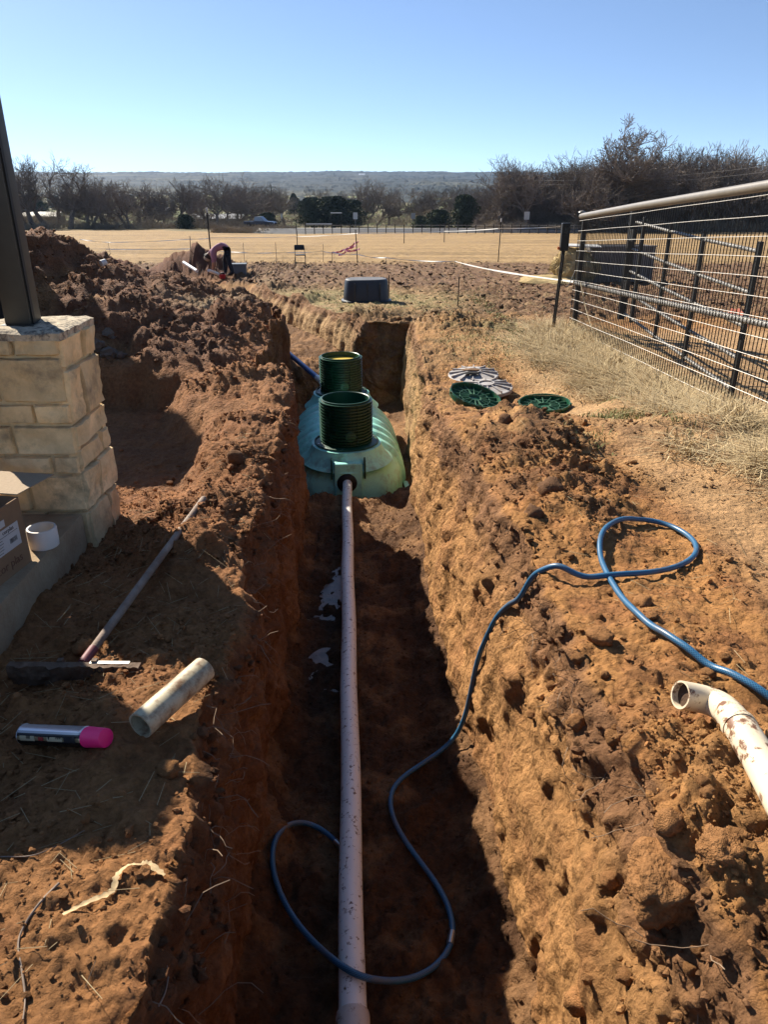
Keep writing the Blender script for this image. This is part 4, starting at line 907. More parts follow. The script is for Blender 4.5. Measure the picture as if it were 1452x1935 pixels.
# ---- post with fence energiser
tb, _ = hit(1045, 628); m_tpost = mat('t_post', (.030, .026, .022), rough=.65, var=.3, vscale=12)
def t_post(base, h, label, lean=(0, 0), grp=None, r=.019, m=None, white_tip=False):
    t_ = empty('fence_post', base); tag(t_, label, 'post', grp); t_.rotation_euler = (R(lean[0]), R(lean[1]), 0)
    mb = MB(); mb.box((0, 0, h / 2 - .1), (r * 2.0, r * .5, h + .2)); mb.box((0, -r * .8, h / 2 - .1), (r * .5, r * 1.4, h + .2)); mb.build('shaft', m or m_tpost, t_)
    if white_tip: MB().box((0, 0, h - .03), (r * 2.4, r * 2.4, .16)).build('white_tip', mat('white_paint', (.75, .74, .70), rough=.6), t_)
    return t_
tp_ = t_post(tb, 1.30, 'dark steel post carrying a black fence energiser box beside the mesh fence', (0, 2.5), r=.026)
en = empty('fence_energiser', tb + Vector((.05, -.02, 1.24))); tag(en, 'black fence energiser box mounted on top of the steel post', 'energiser')
MB().box((0, 0, .20), (.125, .10, .40)).build('housing', mat('black_plastic', (.008, .008, .01), rough=.5), en, bevel=.012)
MB().lathe([(0, .03), (.02, .03), (.024, .0)], 16, origin=(-.07, -.01, .04), rot=Matrix.Rotation(R(-90), 3, 'Y')).build('knob', mat('orange_knob', (.55, .13, .03), rough=.5), en, smooth=40)
MB().box((0, -.053, .30), (.09, .004, .12)).build('solar_face', mat('solar', (.012, .014, .022), rough=.2), en)
wp = [tb + Vector((.045, -.02, 1.25)), tb + Vector((.02, -.03, 1.1)), tb + Vector((.05, -.04, .85)), tb + Vector((.16, 0, .70)), Vector((3.06, 12.38, float(zg(12.4)) + .92))]
tag(MB().tube(spline(wp, 6), .006, 6).build('cable', mat('black_cable', (.01, .01, .01), rough=.6), smooth=60), 'black cable running from the fence energiser to the mesh fence', 'cable')

# ---- hay heap, dark feed bin and white board
hb_, _ = hit(1076, 527); hb_ = Vector((5.75, 23.3, gz(5.75, 23.3)))
m_hay = mat('hay', (.50, .37, .18), rough=.95, spec=.1, var=.35, vscale=9, bump=1.0, bscale=30)
hay = empty('hay_heap', hb_); tag(hay, 'heap of pale loose hay beside the dark feed bin', 'hay')
me = rock_mesh('heap', 5, m_hay, 4, .35, (.72, .6, .62)); o = link('heap', me, hay); o.location = (0, 0, .32)
me2 = rock_mesh('spill', 6, m_hay, 3, .35, (1.0, .7, .22)); o = link('spill', me2, hay); o.location = (-.7, -.4, .02)
fb = empty('feed_bin', (7.05, 23.6, gz(7.05, 23.6)), (0, 0, R(4))); tag(fb, 'dark ribbed metal feed bin standing beside the hay heap', 'feed bin')
m_bin = mat('bin_metal', (.27, .235, .20), rough=.6, var=.25, vscale=4)
mb = MB(); mb.box((0, -.5, .5), (1.9, .03, 1.0)); mb.box((0, .5, .5), (1.9, .03, 1.0)); mb.box((-.95, 0, .5), (.03, 1.03, 1.0)); mb.box((.95, 0, .5), (.03, 1.03, 1.0)); mb.box((0, 0, .08), (1.9, 1.0, .03)); mb.build('bin_wall', m_bin, fb)
for k in range(12): MB().box((-.87 + k * .158, -.53, .5), (.05, .03, .96)).build('rib', m_bin, fb)
MB().box((0, -.515, 1.015), (1.98, .07, .035)).build('rim', mat('rim_grey', (.35, .33, .3), rough=.5), fb)
wb = MB().box((0, 0, 0), (1.0, .5, .03)).build('board', mat('white_board', (.72, .70, .66), rough=.6), bevel=.004); wb.location = (5.85, 23.05, hb_.z + 1.07); wb.rotation_euler = (R(3), R(2), 0); tag(wb, 'white flat board laid across the top of the hay heap', 'board')
for sx_ in (-.42, .40):
    mb = MB(); mb.box((5.85 + sx_, 23.05, hb_.z + .515), (.04, .04, 1.06)); o = mb.build('prop_stake', mat('stake_wood', (.4, .32, .22), rough=.9)); tag(o, 'thin wooden stake propping the %s end of the white board' % ('left' if sx_ < 0 else 'right'), 'stake')

# ---- upturned oval stock tub
tb2, _ = hit(692, 572); tub = empty('stock_tub', tb2 + Vector((0, .3, -.02)), (0, 0, R(6))); tag(tub, 'black oval plastic stock tub turned upside down on the grass', 'tub')
m_tub = mat('tub_plastic', (.016, .021, .030), rough=.42, spec=.5, var=.2, vscale=5); m_tubt = mat('tub_lit_base', (.16, .16, .165), rough=.6, var=.2, vscale=4)  # upturned base gets a paler grey for its sunlit look
sc_ = 17.0 / 17.1
def oval(prof, n=64, ax=.52, ay=.36):
    V = []; F = []
    for (r_, z_) in prof:
        for k in range(n):
            a = 2 * math.pi * k / n; ca, sa = math.cos(a), math.sin(a)
            V.append((math.copysign(abs(ca) ** .72, ca) * (ax - 1 + r_ + 0), math.copysign(abs(sa) ** .72, sa) * (ay - 1 + r_), z_))
    for i in range(len(prof) - 1):
        for k in range(n): F.append((i * n + k, i * n + (k + 1) % n, (i + 1) * n + (k + 1) % n, (i + 1) * n + k))
    return V, F
V, F = oval([(1.045, 0), (1.05, .02), (1.045, .045), (1.01, .06), (1.00, .065), (.965, .43), (.945, .49), (.92, .505)]); MB().add(V, F).build('wall', m_tub, tub, smooth=40)
V, F = oval([(.925, .504), (.90, .510), (.84, .500), (.7, .498)]); MB().add(V + [(0, 0, .498)], F + [(3 * 64 + k, 3 * 64 + (k + 1) % 64, 4 * 64) for k in range(64)]).build('base', m_tubt, tub, smooth=40)
for sa_ in (-.28, .0, .28): MB().box((sa_, -.352 + .01 * abs(sa_), .26), (.02, .02, .36), Matrix.Rotation(R(5), 3, 'X')).build('rib', m_tub, tub)

# ---- folding chair
ch_, _ = hit(568, 502); chair = empty('folding_chair', ch_, (0, 0, R(12))); tag(chair, 'black folding chair standing empty at the edge of the pasture', 'chair'); CS = 34.0 / 36
m_cf = mat('chair_frame', (.02, .02, .02), rough=.4); m_cs = mat('chair_vinyl', (.010, .010, .011), rough=.45)
MB().box((0, -.01, .44), (.40, .39, .03)).build('seat', m_cs, chair, bevel=.01)
MB().box((0, .20, .72), (.42, .025, .20), Matrix.Rotation(R(-12), 3, 'X')).build('backrest', m_cs, chair, bevel=.01)
for s_ in (-1, 1):
    MB().tube([(s_ * .21, -.24, .0), (s_ * .21, .02, .44), (s_ * .205, .215, .80)], .013, 8).build('leg', m_cf, chair, smooth=40)
    MB().tube([(s_ * .225, .24, .0), (s_ * .22, -.14, .43)], .013, 8).build('leg', m_cf, chair, smooth=40)
MB().tube([(-.21, -.17, .12), (.21, -.17, .12)], .010, 8).build('crossbar', m_cf, chair); MB().tube([(-.22, .15, .11), (.22, .15, .11)], .010, 8).build('crossbar', m_cf, chair)
MB().tube([(-.205, .215, .80), (-.17, .222, .82), (.17, .222, .82), (.205, .215, .80)], .013, 8).build('top_bar', m_cf, chair, smooth=40)

# ---- person bending over by the far spoil heap
def person():
    base = at_y(424, 516, 25.2); base.z = down(base.x, base.y)
    J = {  # x is left-right in the picture, facing -x ; y depth ; z up
        'pel': (.14, 0, .90), 'spine': (-.02, 0, .97), 'chest': (-.20, 0, .90), 'neck': (-.36, 0, .77), 'headb': (-.42, 0, .70), 'head': (-.50, -.01, .60), 'crown': (-.545, -.02, .52),
        'hipl': (.16, .10, .84), 'kneel': (.03, .11, .46), 'anl': (.02, .11, .09), 'toel': (-.16, .11, .045),
        'hipr': (.17, -.10, .84), 'kneer': (.20, -.11, .46), 'anr': (.30, -.11, .09), 'toer': (.12, -.12, .045),
        'shl': (-.31, .17, .78), 'ell': (-.31, .19, .50), 'wrl': (-.36, .12, .27), 'hal': (-.38, .10, .19),
        'shr': (-.31, -.17, .78), 'elr': (-.28, -.20, .50), 'wrr': (-.34, -.14, .26), 'har': (-.36, -.12, .18)}
    E = [('pel', 'spine'), ('spine', 'chest'), ('chest', 'neck'), ('neck', 'headb'), ('headb', 'head'), ('head', 'crown'), ('pel', 'hipl'), ('hipl', 'kneel'), ('kneel', 'anl'), ('anl', 'toel'),
         ('pel', 'hipr'), ('hipr', 'kneer'), ('kneer', 'anr'), ('anr', 'toer'), ('chest', 'shl'), ('shl', 'ell'), ('ell', 'wrl'), ('wrl', 'hal'), ('chest', 'shr'), ('shr', 'elr'), ('elr', 'wrr'), ('wrr', 'har')]
    Rr = dict(pel=.175, spine=.165, chest=.185, neck=.065, headb=.07, head=.095, crown=.075, hipl=.125, kneel=.085, anl=.06, toel=.04, hipr=.125, kneer=.085, anr=.06, toer=.04, shl=.095, ell=.060, wrl=.040, hal=.036, shr=.095, elr=.060, wrr=.040, har=.036)
    for sd_, s_ in (('l', 1), ('r', -1)):       # five short fingers on each hand
        hx, hy, hz = J['ha' + sd_]
        for k in range(5):
            nm = 'f%s%d' % (sd_, k); J[nm] = (hx - .035 + .018 * k, hy + s_ * .02 * (1 if k == 4 else 0), hz - (.075 if k < 4 else .03) + .006 * abs(k - 1.5)); E.append(('ha' + sd_, nm)); Rr[nm] = .010
    names = list(J); ix = {n: i for i, n in enumerate(names)}
    me = bpy.data.meshes.new('body_frame'); me.from_pydata([J[n] for n in names], [(ix[a], ix[b]) for a, b in E], [])
    ob = bpy.data.objects.new('body_frame', me); col.objects.link(ob)
    md = ob.modifiers.new('skin', 'SKIN'); md.branch_smoothing = .6; md.use_smooth_shade = True
    for n, i in ix.items(): sv = me.skin_vertices[0].data[i]; sv.radius = (Rr[n], Rr[n] * (1.15 if n in ('chest', 'spine', 'pel') else 1)); sv.use_root = (n == 'pel')
    ss = ob.modifiers.new('sub', 'SUBSURF'); ss.levels = 2; ss.render_levels = 2
    dg = bpy.context.evaluated_depsgraph_get(); bm_ = bpy.data.meshes.new_from_object(ob.evaluated_get(dg)); bpy.data.objects.remove(ob)
    mats_ = [mat('pink_shirt', (.40, .19, .25), rough=.85, bump=.3, bscale=20), mat('navy_jeans', (.012, .017, .030), rough=.85), mat('skin', (.46, .25, .16), rough=.55), mat('boots', (.03, .02, .015), rough=.7)]
    bm_.materials.clear()
    for m in mats_: bm_.materials.append(m)
    for p in bm_.polygons:
        c_ = p.center; m_ = 0
        if c_.x > .03 and c_.z < .93 or (c_.x > -.12 and c_.z < .72 and c_.x > -.2): m_ = 1
        if c_.z < .10: m_ = 3
        if c_.x < -.2 and c_.z < .44: m_ = 2
        if c_.x < -.375 and c_.z < .74 and abs(c_.y) < .12 and c_.z > .40: m_ = 2
        p.material_index = m_
    t_ = empty('person', base); tag(t_, 'person in dusty pink shirt and dark jeans bending down to the ground', 'person')
    b_ = link('body', bm_, t_)
    hr = rock_mesh('hair', 9, mat('brown_hair', (.05, .03, .02), rough=.7), 3, .12, (.115, .105, .12)); h_ = link('hair', hr, t_); h_.location = (-.495, 0, .60); 
    cap = MB().lathe([(.112, 0), (.108, .05), (.08, .095), (0, .11)], 20).build('cap', mat('tan_cap', (.42, .33, .24), rough=.85), t_, smooth=60); cap.location = (-.505, -.01, .565); cap.rotation_euler = (0, R(-148), 0)
    return t_
person()
def flat_at(px, py, Y):
    p = at_y(px, py, Y); p.z = down(p.x, p.y); return p
def hit_off(px, py, dz=0): p, n_ = hit(px, py); return p + Vector((0, 0, dz))
b_ = flat_at(447, 516, 25.6); tt_ = empty('storage_tote', b_, (0, 0, R(8))); tag(tt_, 'grey plastic tote standing behind the bending person', 'tote')
mt_ = mat('tote_grey', (.16, .18, .20), rough=.5); mb = MB(); mb.box((.08, .3, .19), (.46, .36, .38), taper=1.08); mb.build('bin', mt_, tt_, bevel=.02); MB().box((.08, .3, .395), (.53, .42, .03)).build('lid', mt_, tt_, bevel=.01)
b_ = flat_at(420, 519, 25.0); rb = empty('red_bucket', b_); tag(rb, 'small red bucket on the ground at the feet of the person', 'bucket')
mr_ = mat('red_plastic', (.62, .03, .035), rough=.45); MB().lathe([(0, .006), (.085, .0), (.11, .11), (.118, .112), (.118, .10), (.108, .105), (.08, .012)], 28).build('pail', mr_, rb, smooth=40); MB().tube([(.115 * math.cos(a), 0, .105 + .09 * math.sin(a)) for a in np.linspace(0, math.pi, 12)], .004, 6).build('handle', m_wire, rb)
for (pa, pb, lb_) in (((347, 496), (372, 512), 'white plastic pipe sticking up over the far spoil heap'), ((394, 511), (412, 518), 'short white pipe on the ground in front of the person'), ((191, 504), (200, 501), 'short white pipe end showing in the far left spoil heaps')):
    a = at_y(*pa, 24.2) if pa[0] > 300 else hit_off(*pa, .05); b__ = at_y(*pb, 23.4 if pa[0] < 390 else 24.6) if pa[0] > 300 else hit_off(*pb, .05); tag(MB().tube([a, b__], .05, 14).build('white_pipe', mat('far_white_pvc', (.80, .79, .76), rough=.4), smooth=40), lb_, 'pipe')

# ---- electric fence posts, tapes and flagging
posts_px = [(676, 497, 1.50, (0, -3), 'leaning dark steel fence post with pink flagging beside the folding chair', False), (942, 495, 1.95, (0, 1), 'tall dark steel fence post at the pasture edge left of the hay', True),
            (400, 500, 1.7, (0, 0), 'dark steel fence post rising behind the bending person', True)]
def stuff_post(px, py, hpx, lb_, lean=0, r=.012, m=None, tip=False, grp=None):
    p, _ = hit(px, py); dist = p.y * CT + (CAM_H - p.z) * ST; return t_post(p, hpx * dist / FPX, lb_, (0, lean), grp, r, m, tip), p
PT = {}
for (px, py, h, ln_, lb_, tip) in posts_px:
    p, _ = hit(px, py); PT[px] = p; t_post(p, h, lb_, ln_, None, .022, None, tip)
m_step = mat('grey_stepin', (.25, .22, .18), rough=.7)
sp_px = [(628, 497, 20, 'short thin fence stake at the corner of the white tape'), (730, 500, 12, 'short thin fence stake under the white tape, left of the tub'), (860, 507, 14, 'short thin fence stake under the white tape, right of the tub'), (866, 578, 52, 'thin dark fence stake right of the black tub with a wire clip'), (735, 568, 46, 'thin grey fence stake touching the right side of the black tub'),
         (208, 480, 22, 'thin fence stake above the left spoil heap'), (360, 474, 26, 'thin fence stake left of the bending person'), (462, 495, 34, 'faint thin fence stake left of the folding chair'), (523, 496, 36, 'faint thin fence stake next to the folding chair'), (611, 495, 32, 'faint thin fence stake right of the folding chair'), (562, 466, 28, 'thin fence stake far out in the pasture above the chair'), (840, 453, 30, 'thin fence stake far out in the pasture above the tub'), (764, 455, 14, 'short fence stake at the far edge of the pasture')]
for px, py, hp_, lb_ in sp_px:
    t__, p = stuff_post(px, py, hp_, lb_, rnd.uniform(-3, 3), .011 if py > 470 else .03, m_tpost if py > 560 or py < 470 else m_step); PT[px] = p
m_tape = mat('white_tape', (1.0, .98, .92), rough=.5)
def tape(name, pts, w, label, sag=.08, m=m_tape, cat='tape'):
    V = []; F = []; S_ = []
    for i in range(len(pts) - 1):
        n_ = 14
        for k in range(n_): 
            f = k / n_; p = pts[i].lerp(pts[i + 1], f); S_.append(p - Vector((0, 0, sag * 4 * f * (1 - f))))
    S_.append(pts[-1])
    for i, p in enumerate(S_):
        tw = math.sin(i * .55) * .9; V += [p + Vector((0, w * math.sin(tw), w * math.cos(tw))), p - Vector((0, w * math.sin(tw), w * math.cos(tw))), p - Vector((0, w * math.sin(tw) - .003, w * math.cos(tw))), p + Vector((0, w * math.sin(tw) + .003, w * math.cos(tw)))]
    for i in range(len(S_) - 1):
        for k in range(4): F.append((i * 4 + k, i * 4 + (k + 1) % 4, i * 4 + 4 + (k + 1) % 4, i * 4 + 4 + k))
    o = MB().add(V, F).build(name, m); tag(o, label, cat); return o
up = lambda p, h: p + Vector((0, 0, h))
tape('fence_tape', [up(PT[628], .48), up(PT[676], .40), up(PT[730], .30), up(PT[860], .28), Vector((3.06, 12.45, float(zg(12.4)) + .75))], .020, 'near white fence tape running from the corner stake to the mesh fence', .06)
q1 = [at_y(px, py, Y) for px, py, Y in ((150, 452, 44), (208, 458, 42), (360, 452, 42), (402, 449, 42), (562, 447, 56), (676, 441, 38))]
tape('fence_tape', q1, .018, 'far white fence tape above the left spoil heaps', .03)
tape('fence_tape', [at_y(px, py, Y) for px, py, Y in ((200, 471, 40), (360, 470, 40), (462, 477, 38), (523, 477, 38), (611, 475, 38), (640, 478, 38))], .018, 'white fence tape strung behind the folding chair', .03)
tape('fence_tape', [at_y(px, py, Y) for px, py, Y in ((676, 441, 38), (764, 440, 60), (840, 437, 60), (942, 432, 37.5), (1060, 428, 45))], .018, 'highest white fence tape crossing the far pasture at right', .03)
m_pink = mat('pink_flagging', (.85, .25, .36), rough=.6)
fpx = [((628, 477), (650, 472), (675, 462)), ((640, 482), (655, 474), (680, 470)), ((655, 470), (672, 458), (678, 455))]
for k, tri in enumerate(fpx):
    pp = [at_y(x, y, 37.4) for x, y in tri]
    tape('flagging_ribbon', pp, .05, ('longest', 'lowest', 'topmost')[k] + ' pink flagging ribbon fluttering between the two posts by the chair', .05, m_pink, 'ribbon')

# ---- unseen box truck added beyond the left edge to shade the scraped ground
def shade_truck():
    t_ = empty('shade_truck', (-6.38, 10.75, gz(-6.2, 9.0) - .05), (0, 0, R(119))); tag(t_, 'unseen white box truck added left of the spoil heaps for its shadow', 'truck')
    mw = mat('truck_white', (.66, .66, .64), rough=.45, var=.06, vscale=2); mk = mat('tyre_black', (.015, .015, .015), rough=.85); mg = mat('truck_glass', (.03, .04, .05), rough=.08, spec=.8); md = mat('truck_frame', (.03, .03, .03), rough=.6)
    MB().box((0, 0, 2.25), (4.4, 2.1, 2.3)).build('cargo_box', mw, t_, bevel=.03); MB().box((.3, 0, .95), (6.2, .9, .22)).build('chassis', md, t_)
    for s_ in (-1, 1):
        d_ = MB().box((-2.215, s_ * .5, 2.2), (.03, .96, 2.1)).build('rear_door', mw, t_, bevel=.01); MB().tube([(-2.25, s_ * .2, 1.2), (-2.25, s_ * .2, 3.2)], .018, 8).build('latch_bar', m_galv, d_)
        for k in range(9): MB().box((-2.0 + k * .5, s_ * 1.056, 2.25), (.03, .012, 2.24)).build('side_rib', mw, t_)
        for x in (-1.5, 2.75):
            w = MB().lathe([(.22, -.14), (.40, -.14), (.43, -.09), (.43, .09), (.40, .14), (.22, .14)], 24, origin=(x, s_ * .88, .43), rot=Matrix.Rotation(R(90), 3, 'X'), close=True).build('wheel', mk, t_, smooth=40); MB().lathe([(0, .08), (.2, .1), (.23, .04), (0, .02)], 20, origin=(x, s_ * .9, .43), rot=Matrix.Rotation(R(-90 * s_), 3, 'X')).build('rim', m_galv, w, smooth=40)
    pr = [(2.25, .7), (2.25, 2.35), (3.05, 2.35), (3.55, 1.55), (4.05, 1.45), (4.12, .7)]; n = len(pr); V = [(x, s_ * 1.0, z) for s_ in (-1, 1) for x, z in pr]
    MB().add(V, [tuple(range(n)), tuple(range(2 * n - 1, n - 1, -1))] + [(i, (i + 1) % n, n + (i + 1) % n, n + i) for i in range(n)]).build('cab', mw, t_, bevel=.06)
    for s_ in (-1, 1): MB().add([(2.45, s_ * 1.012, 1.55), (2.45, s_ * 1.012, 2.2), (2.98, s_ * 1.012, 2.2), (3.36, s_ * 1.012, 1.55)], [(0, 1, 2, 3)]).build('side_window', mg, t_)
    MB().add([(3.10, -.85, 2.30), (3.10, .85, 2.30), (3.58, .85, 1.56), (3.58, -.85, 1.56)], [(0, 1, 2, 3)]).build('windscreen', mg, t_)
    for s_ in (-.7, .7): MB().box((4.11, s_, 1.05), (.05, .32, .2)).build('headlight', mat('lamp_glass', (.7, .7, .7), rough=.2), t_)
shade_truck()

# ================================================================== FAR COUNTRY
def px_x(px, Y, py=425): return at_y(px, py, Y).x
# ---- hills
hx = np.linspace(-1900, 1900, 420); hy = np.concatenate([np.linspace(330, 1000, 60), np.linspace(1010, 3150, 150)])
HX, HY = np.meshgrid(hx, hy); sx_ = HX * (HY / 3150.0)
hp_ = np.stack([sx_.ravel(), HY.ravel(), np.zeros(HX.size)], 1)
HZ = np.interp(HY.ravel(), [330, 600, 900, 1400, 2100, 2900, 3150], [-13, -12, -9, -2, 13, 33, 26])
HZ = HZ + 5 * fbm(hp_, .0035, 3, seed=31) + np.interp(HY.ravel(), [330, 800], [.6, 3.2]) * (lumps(hp_, .06, 5) + .6 * lumps(hp_, .14, 6)) * sstep(-.25, .15, fbm(hp_, .009, 2, seed=8))
hc = mixc(np.repeat(c(.020, .030, .030)[None, :], len(HZ), 0), c(.040, .044, .036), sstep(-.1, .4, fbm(hp_, .012, 3, seed=33))); hc = mixc(hc, c(.24, .22, .12), sstep(.25, .5, fbm(hp_, .005, 2, seed=35)) * .2)
jj = (np.arange(len(hy) - 1)[:, None] * len(hx) + np.arange(len(hx) - 1)[None, :]).ravel()
hme = raw_mesh('hills', np.stack([hp_[:, 0], hp_[:, 1], HZ], 1), np.stack([jj, jj + 1, jj + len(hx) + 1, jj + len(hx)], 1), attr_mat('hill_cover', fine=False), smooth=False); set_cols(hme, hc)
tag(link('hills', hme), kind='structure')
# ---- road
rp = [(-18, 133), (-17, 130), (-14, 127), (20, 122), (60, 127), (150, 140)]; RS = spline([Vector((x, y, 0)) for x, y in rp], 12); V = []; F = []
for i, p in enumerate(RS):
    tt = (RS[min(i + 1, len(RS) - 1)] - RS[max(i - 1, 0)]).normalized(); nn_ = Vector((-tt.y, tt.x, 0))
    for w in (-5.0, -3.4, 3.4, 5.0): 
        s_ = p + nn_ * w; V.append((s_.x, s_.y, float(zg(s_.y)) + (.55 if abs(w) < 4 else -.5)))
for i in range(len(RS) - 1):
    for k in range(3): F.append((i * 4 + k, i * 4 + k + 1, i * 4 + 5 + k, i * 4 + 4 + k))
tag(MB().add(V, F).build('road', mat('asphalt', (.17, .165, .16), rough=.7, var=.15, vscale=.3)), kind='structure')
# ---- trees
ORD = ['first', 'second', 'third', 'fourth', 'fifth', 'sixth', 'seventh', 'eighth', 'ninth', 'tenth', 'eleventh', 'twelfth', 'thirteenth', 'fourteenth', 'fifteenth', 'sixteenth']
def sticks_mesh(name, S, m, n=3):
    """S: rows p0(3) p1(3) r0 r1 -> prism mesh"""
    S = np.asarray(S, np.float64); p0, p1, r0, r1 = S[:, 0:3], S[:, 3:6], S[:, 6], S[:, 7]; d = p1 - p0; d /= np.linalg.norm(d, axis=1)[:, None] + 1e-9
    ref = np.where(np.abs(d[:, 2:3]) < .9, np.array([[0, 0, 1.0]]), np.array([[1.0, 0, 0]])); u = np.cross(d, ref); u /= np.linalg.norm(u, axis=1)[:, None] + 1e-9; w = np.cross(d, u); V = []
    for k in range(n):
        a = 2 * math.pi * k / n; o = u * math.cos(a) + w * math.sin(a); V.append(p0 + o * r0[:, None]); V.append(p1 + o * r1[:, None])
    V = np.stack(V, 1).reshape(-1, 3); N_ = len(S); b = np.arange(N_)[:, None] * 2 * n; F = []
    for k in range(n): k2 = (k + 1) % n; F.append(np.concatenate([b + 2 * k, b + 2 * k2, b + 2 * k2 + 1, b + 2 * k + 1], 1))
    return raw_mesh(name, V, np.concatenate(F, 0), m, smooth=False)
m_bark = mat('winter_bark', (.19, .155, .13), rough=.95, spec=.05, var=.2, vscale=1.5, objrand=.25); m_twigs = mat('winter_twigs', (.22, .18, .15), rough=.95, spec=.05, objrand=.3)
def gen_tree(seed, h, spread=1.0, trunk_f=.3, multi=1, levels=6, gnarl=.22):
    rn = random.Random(seed); TR = []; CR = []
    def grow(p, d, L, r, lv):
        ns = 4 if lv < 3 else 3
        for i in range(ns):
            d = (d + Vector((rn.gauss(0, gnarl), rn.gauss(0, gnarl), rn.gauss(.04, gnarl * .6)))).normalized(); q_ = p + d * (L / ns); r2 = r * (.90 if lv else .93)
            (TR if lv < 2 else CR).append((*p, *q_, r, r2)); p, r = q_, r2
            if lv >= 1 and lv < levels and i < ns - 1 and rn.random() < .75: branch(p, d, L * rn.uniform(.45, .7), r * .55, lv + 1, rn.uniform(35, 70))
        if lv < levels:
            k = rn.choice((2, 3)) if lv else rn.choice((3, 4, 4))
            for j in range(k): branch(p, d, L * rn.uniform(.62, .86), r * rn.uniform(.64, .82), lv + 1, rn.uniform(14, 42) * spread if lv else rn.uniform(20, 50) * spread)
    def branch(p, d, L, r, lv, ang):
        ax = d.cross(Vector((rn.gauss(0, 1), rn.gauss(0, 1), rn.gauss(0, 1)))).normalized(); d2 = Matrix.Rotation(R(ang), 3, ax) @ d
        if d2.z < -.1: d2.z *= -.3; d2.normalize()
        grow(p, d2, L, max(r, .021), lv)
    for k in range(multi):
        d0 = Vector((rn.gauss(0, .12 + .15 * (multi > 1)), rn.gauss(0, .12 + .15 * (multi > 1)), 1)).normalized(); grow(Vector((.25 * k, 0, -.3)), d0, h * trunk_f, h * .040 / (1 + .25 * (multi - 1)), 0)
    A = np.array(TR + CR); zt = A[:, 5].max(); sc = h / zt
    TR = np.array(TR); CR = np.array(CR); TR[:, :6] *= sc; CR[:, :6] *= sc; CR[:, 6:] = np.maximum(CR[:, 6:], .030 if h > 15 else .022)
    return TR, CR
PROT = []
for k, (sd_, h, sp2, tf, mu) in enumerate(((3, 12, 1.15, .22, 1), (8, 12, 1.0, .30, 1), (14, 11, 1.25, .17, 2), (21, 12, .8, .30, 1), (33, 9, 1.3, .14, 3))):
    TR, CR = gen_tree(sd_, h, sp2, tf, mu, levels=5); PROT.append((sticks_mesh('trunk', TR, m_bark, 5), sticks_mesh('crown', CR, m_twigs, 3), h))
TR, CR = gen_tree(52, 15.5, 1.15, .20, 1, levels=6); PROT.append((sticks_mesh('trunk', TR, m_bark, 5), sticks_mesh('crown', CR, m_twigs, 3), 15.5))
def tree(k, x, y, h, label, grp, rz=None, z=None):
    tr_, cr_, hh = PROT[k]; t_ = empty('bare_tree', (x, y, float(zg(y)) - .1 if z is None else z), (0, 0, rnd.uniform(0, 6.28) if rz is None else rz)); s_ = h / hh; t_.scale = (s_, s_, s_)
    tag(t_, label, 'tree', grp); link('trunk', tr_, t_); link('crown', cr_, t_); return t_
for (px, Y, h, k) in ((28, 150, 12.4, 1), (62, 148, 12.6, 3), (92, 152, 13.0, 1), (132, 147, 13.6, 0), (168, 150, 10.4, 2), (10, 143, 12.5, 0), (48, 156, 12.2, 0), (110, 158, 12.4, 3)):
    tree(k, px_x(px, Y), Y, h, 'tall bare oak in the left clump, %s from the steel post' % ORD[sorted((28, 62, 92, 132, 168, 10, 48, 110)).index(px)] if px != 132 else 'tallest thick-trunked bare oak at the right of the left clump', 'bare oaks left of the pasture' if px != 132 else None)
for i_, px in enumerate((188, 205, 225, 240, 258, 275, 292, 310, 330, 352, 372, 392, 410, 430, 448, 465)):
    Y = rnd.uniform(148, 172); tree(rnd.choice((0, 1, 2, 4, 3)), px_x(px, Y), Y, rnd.uniform(8.2, 10.6) if px < 470 else 8, 'bare tree, %s from the left in the row right of the left oak clump' % ORD[i_], 'bare trees along the far left pasture edge')
for i_, px in enumerate((500, 520, 540, 690, 712, 735, 760, 785, 808, 832, 855, 880, 905)):
    Y = rnd.uniform(165, 215); tree(rnd.choice((0, 2, 4, 1)), px_x(px, Y), Y, rnd.uniform(7.0, 10.0), 'bare spreading tree beyond the road, %s from the left in the middle of the view' % ORD[i_], 'bare trees beyond the road')
tree(5, px_x(1150, 122), 122, 16.4, 'tallest bare spreading tree standing above the right woods', None, rz=.6)
tree(0, px_x(968, 128), 128, 11.6, 'bare tree at the left end of the right woods', None)
for i in range(64):
    px = 925 + i * 10.5 + rnd.uniform(-6, 6); Y = rnd.uniform(118, 150); top = np.interp(px, [920, 960, 1010, 1100, 1250, 1350, 1452, 1600], [375, 310, 318, 305, 300, 305, 290, 280])
    h = (345 - top) / FPX * Y + 1.55 - float(zg(Y)); tree(rnd.choice((0, 1, 3, 2, 4, 1)), px_x(px, Y), Y, h * rnd.uniform(.85, 1.22), 'bare tree among the dense brown woods on the right', 'bare trees of the right woods')
for i in range(46):
    Y = rnd.uniform(230, 420); x = rnd.uniform(-.5, .3) * Y; tree(rnd.choice((0, 1, 2, 4)), x, Y, rnd.uniform(8, 11), 'small distant bare tree on the valley floor behind the road', 'distant bare trees in the valley')
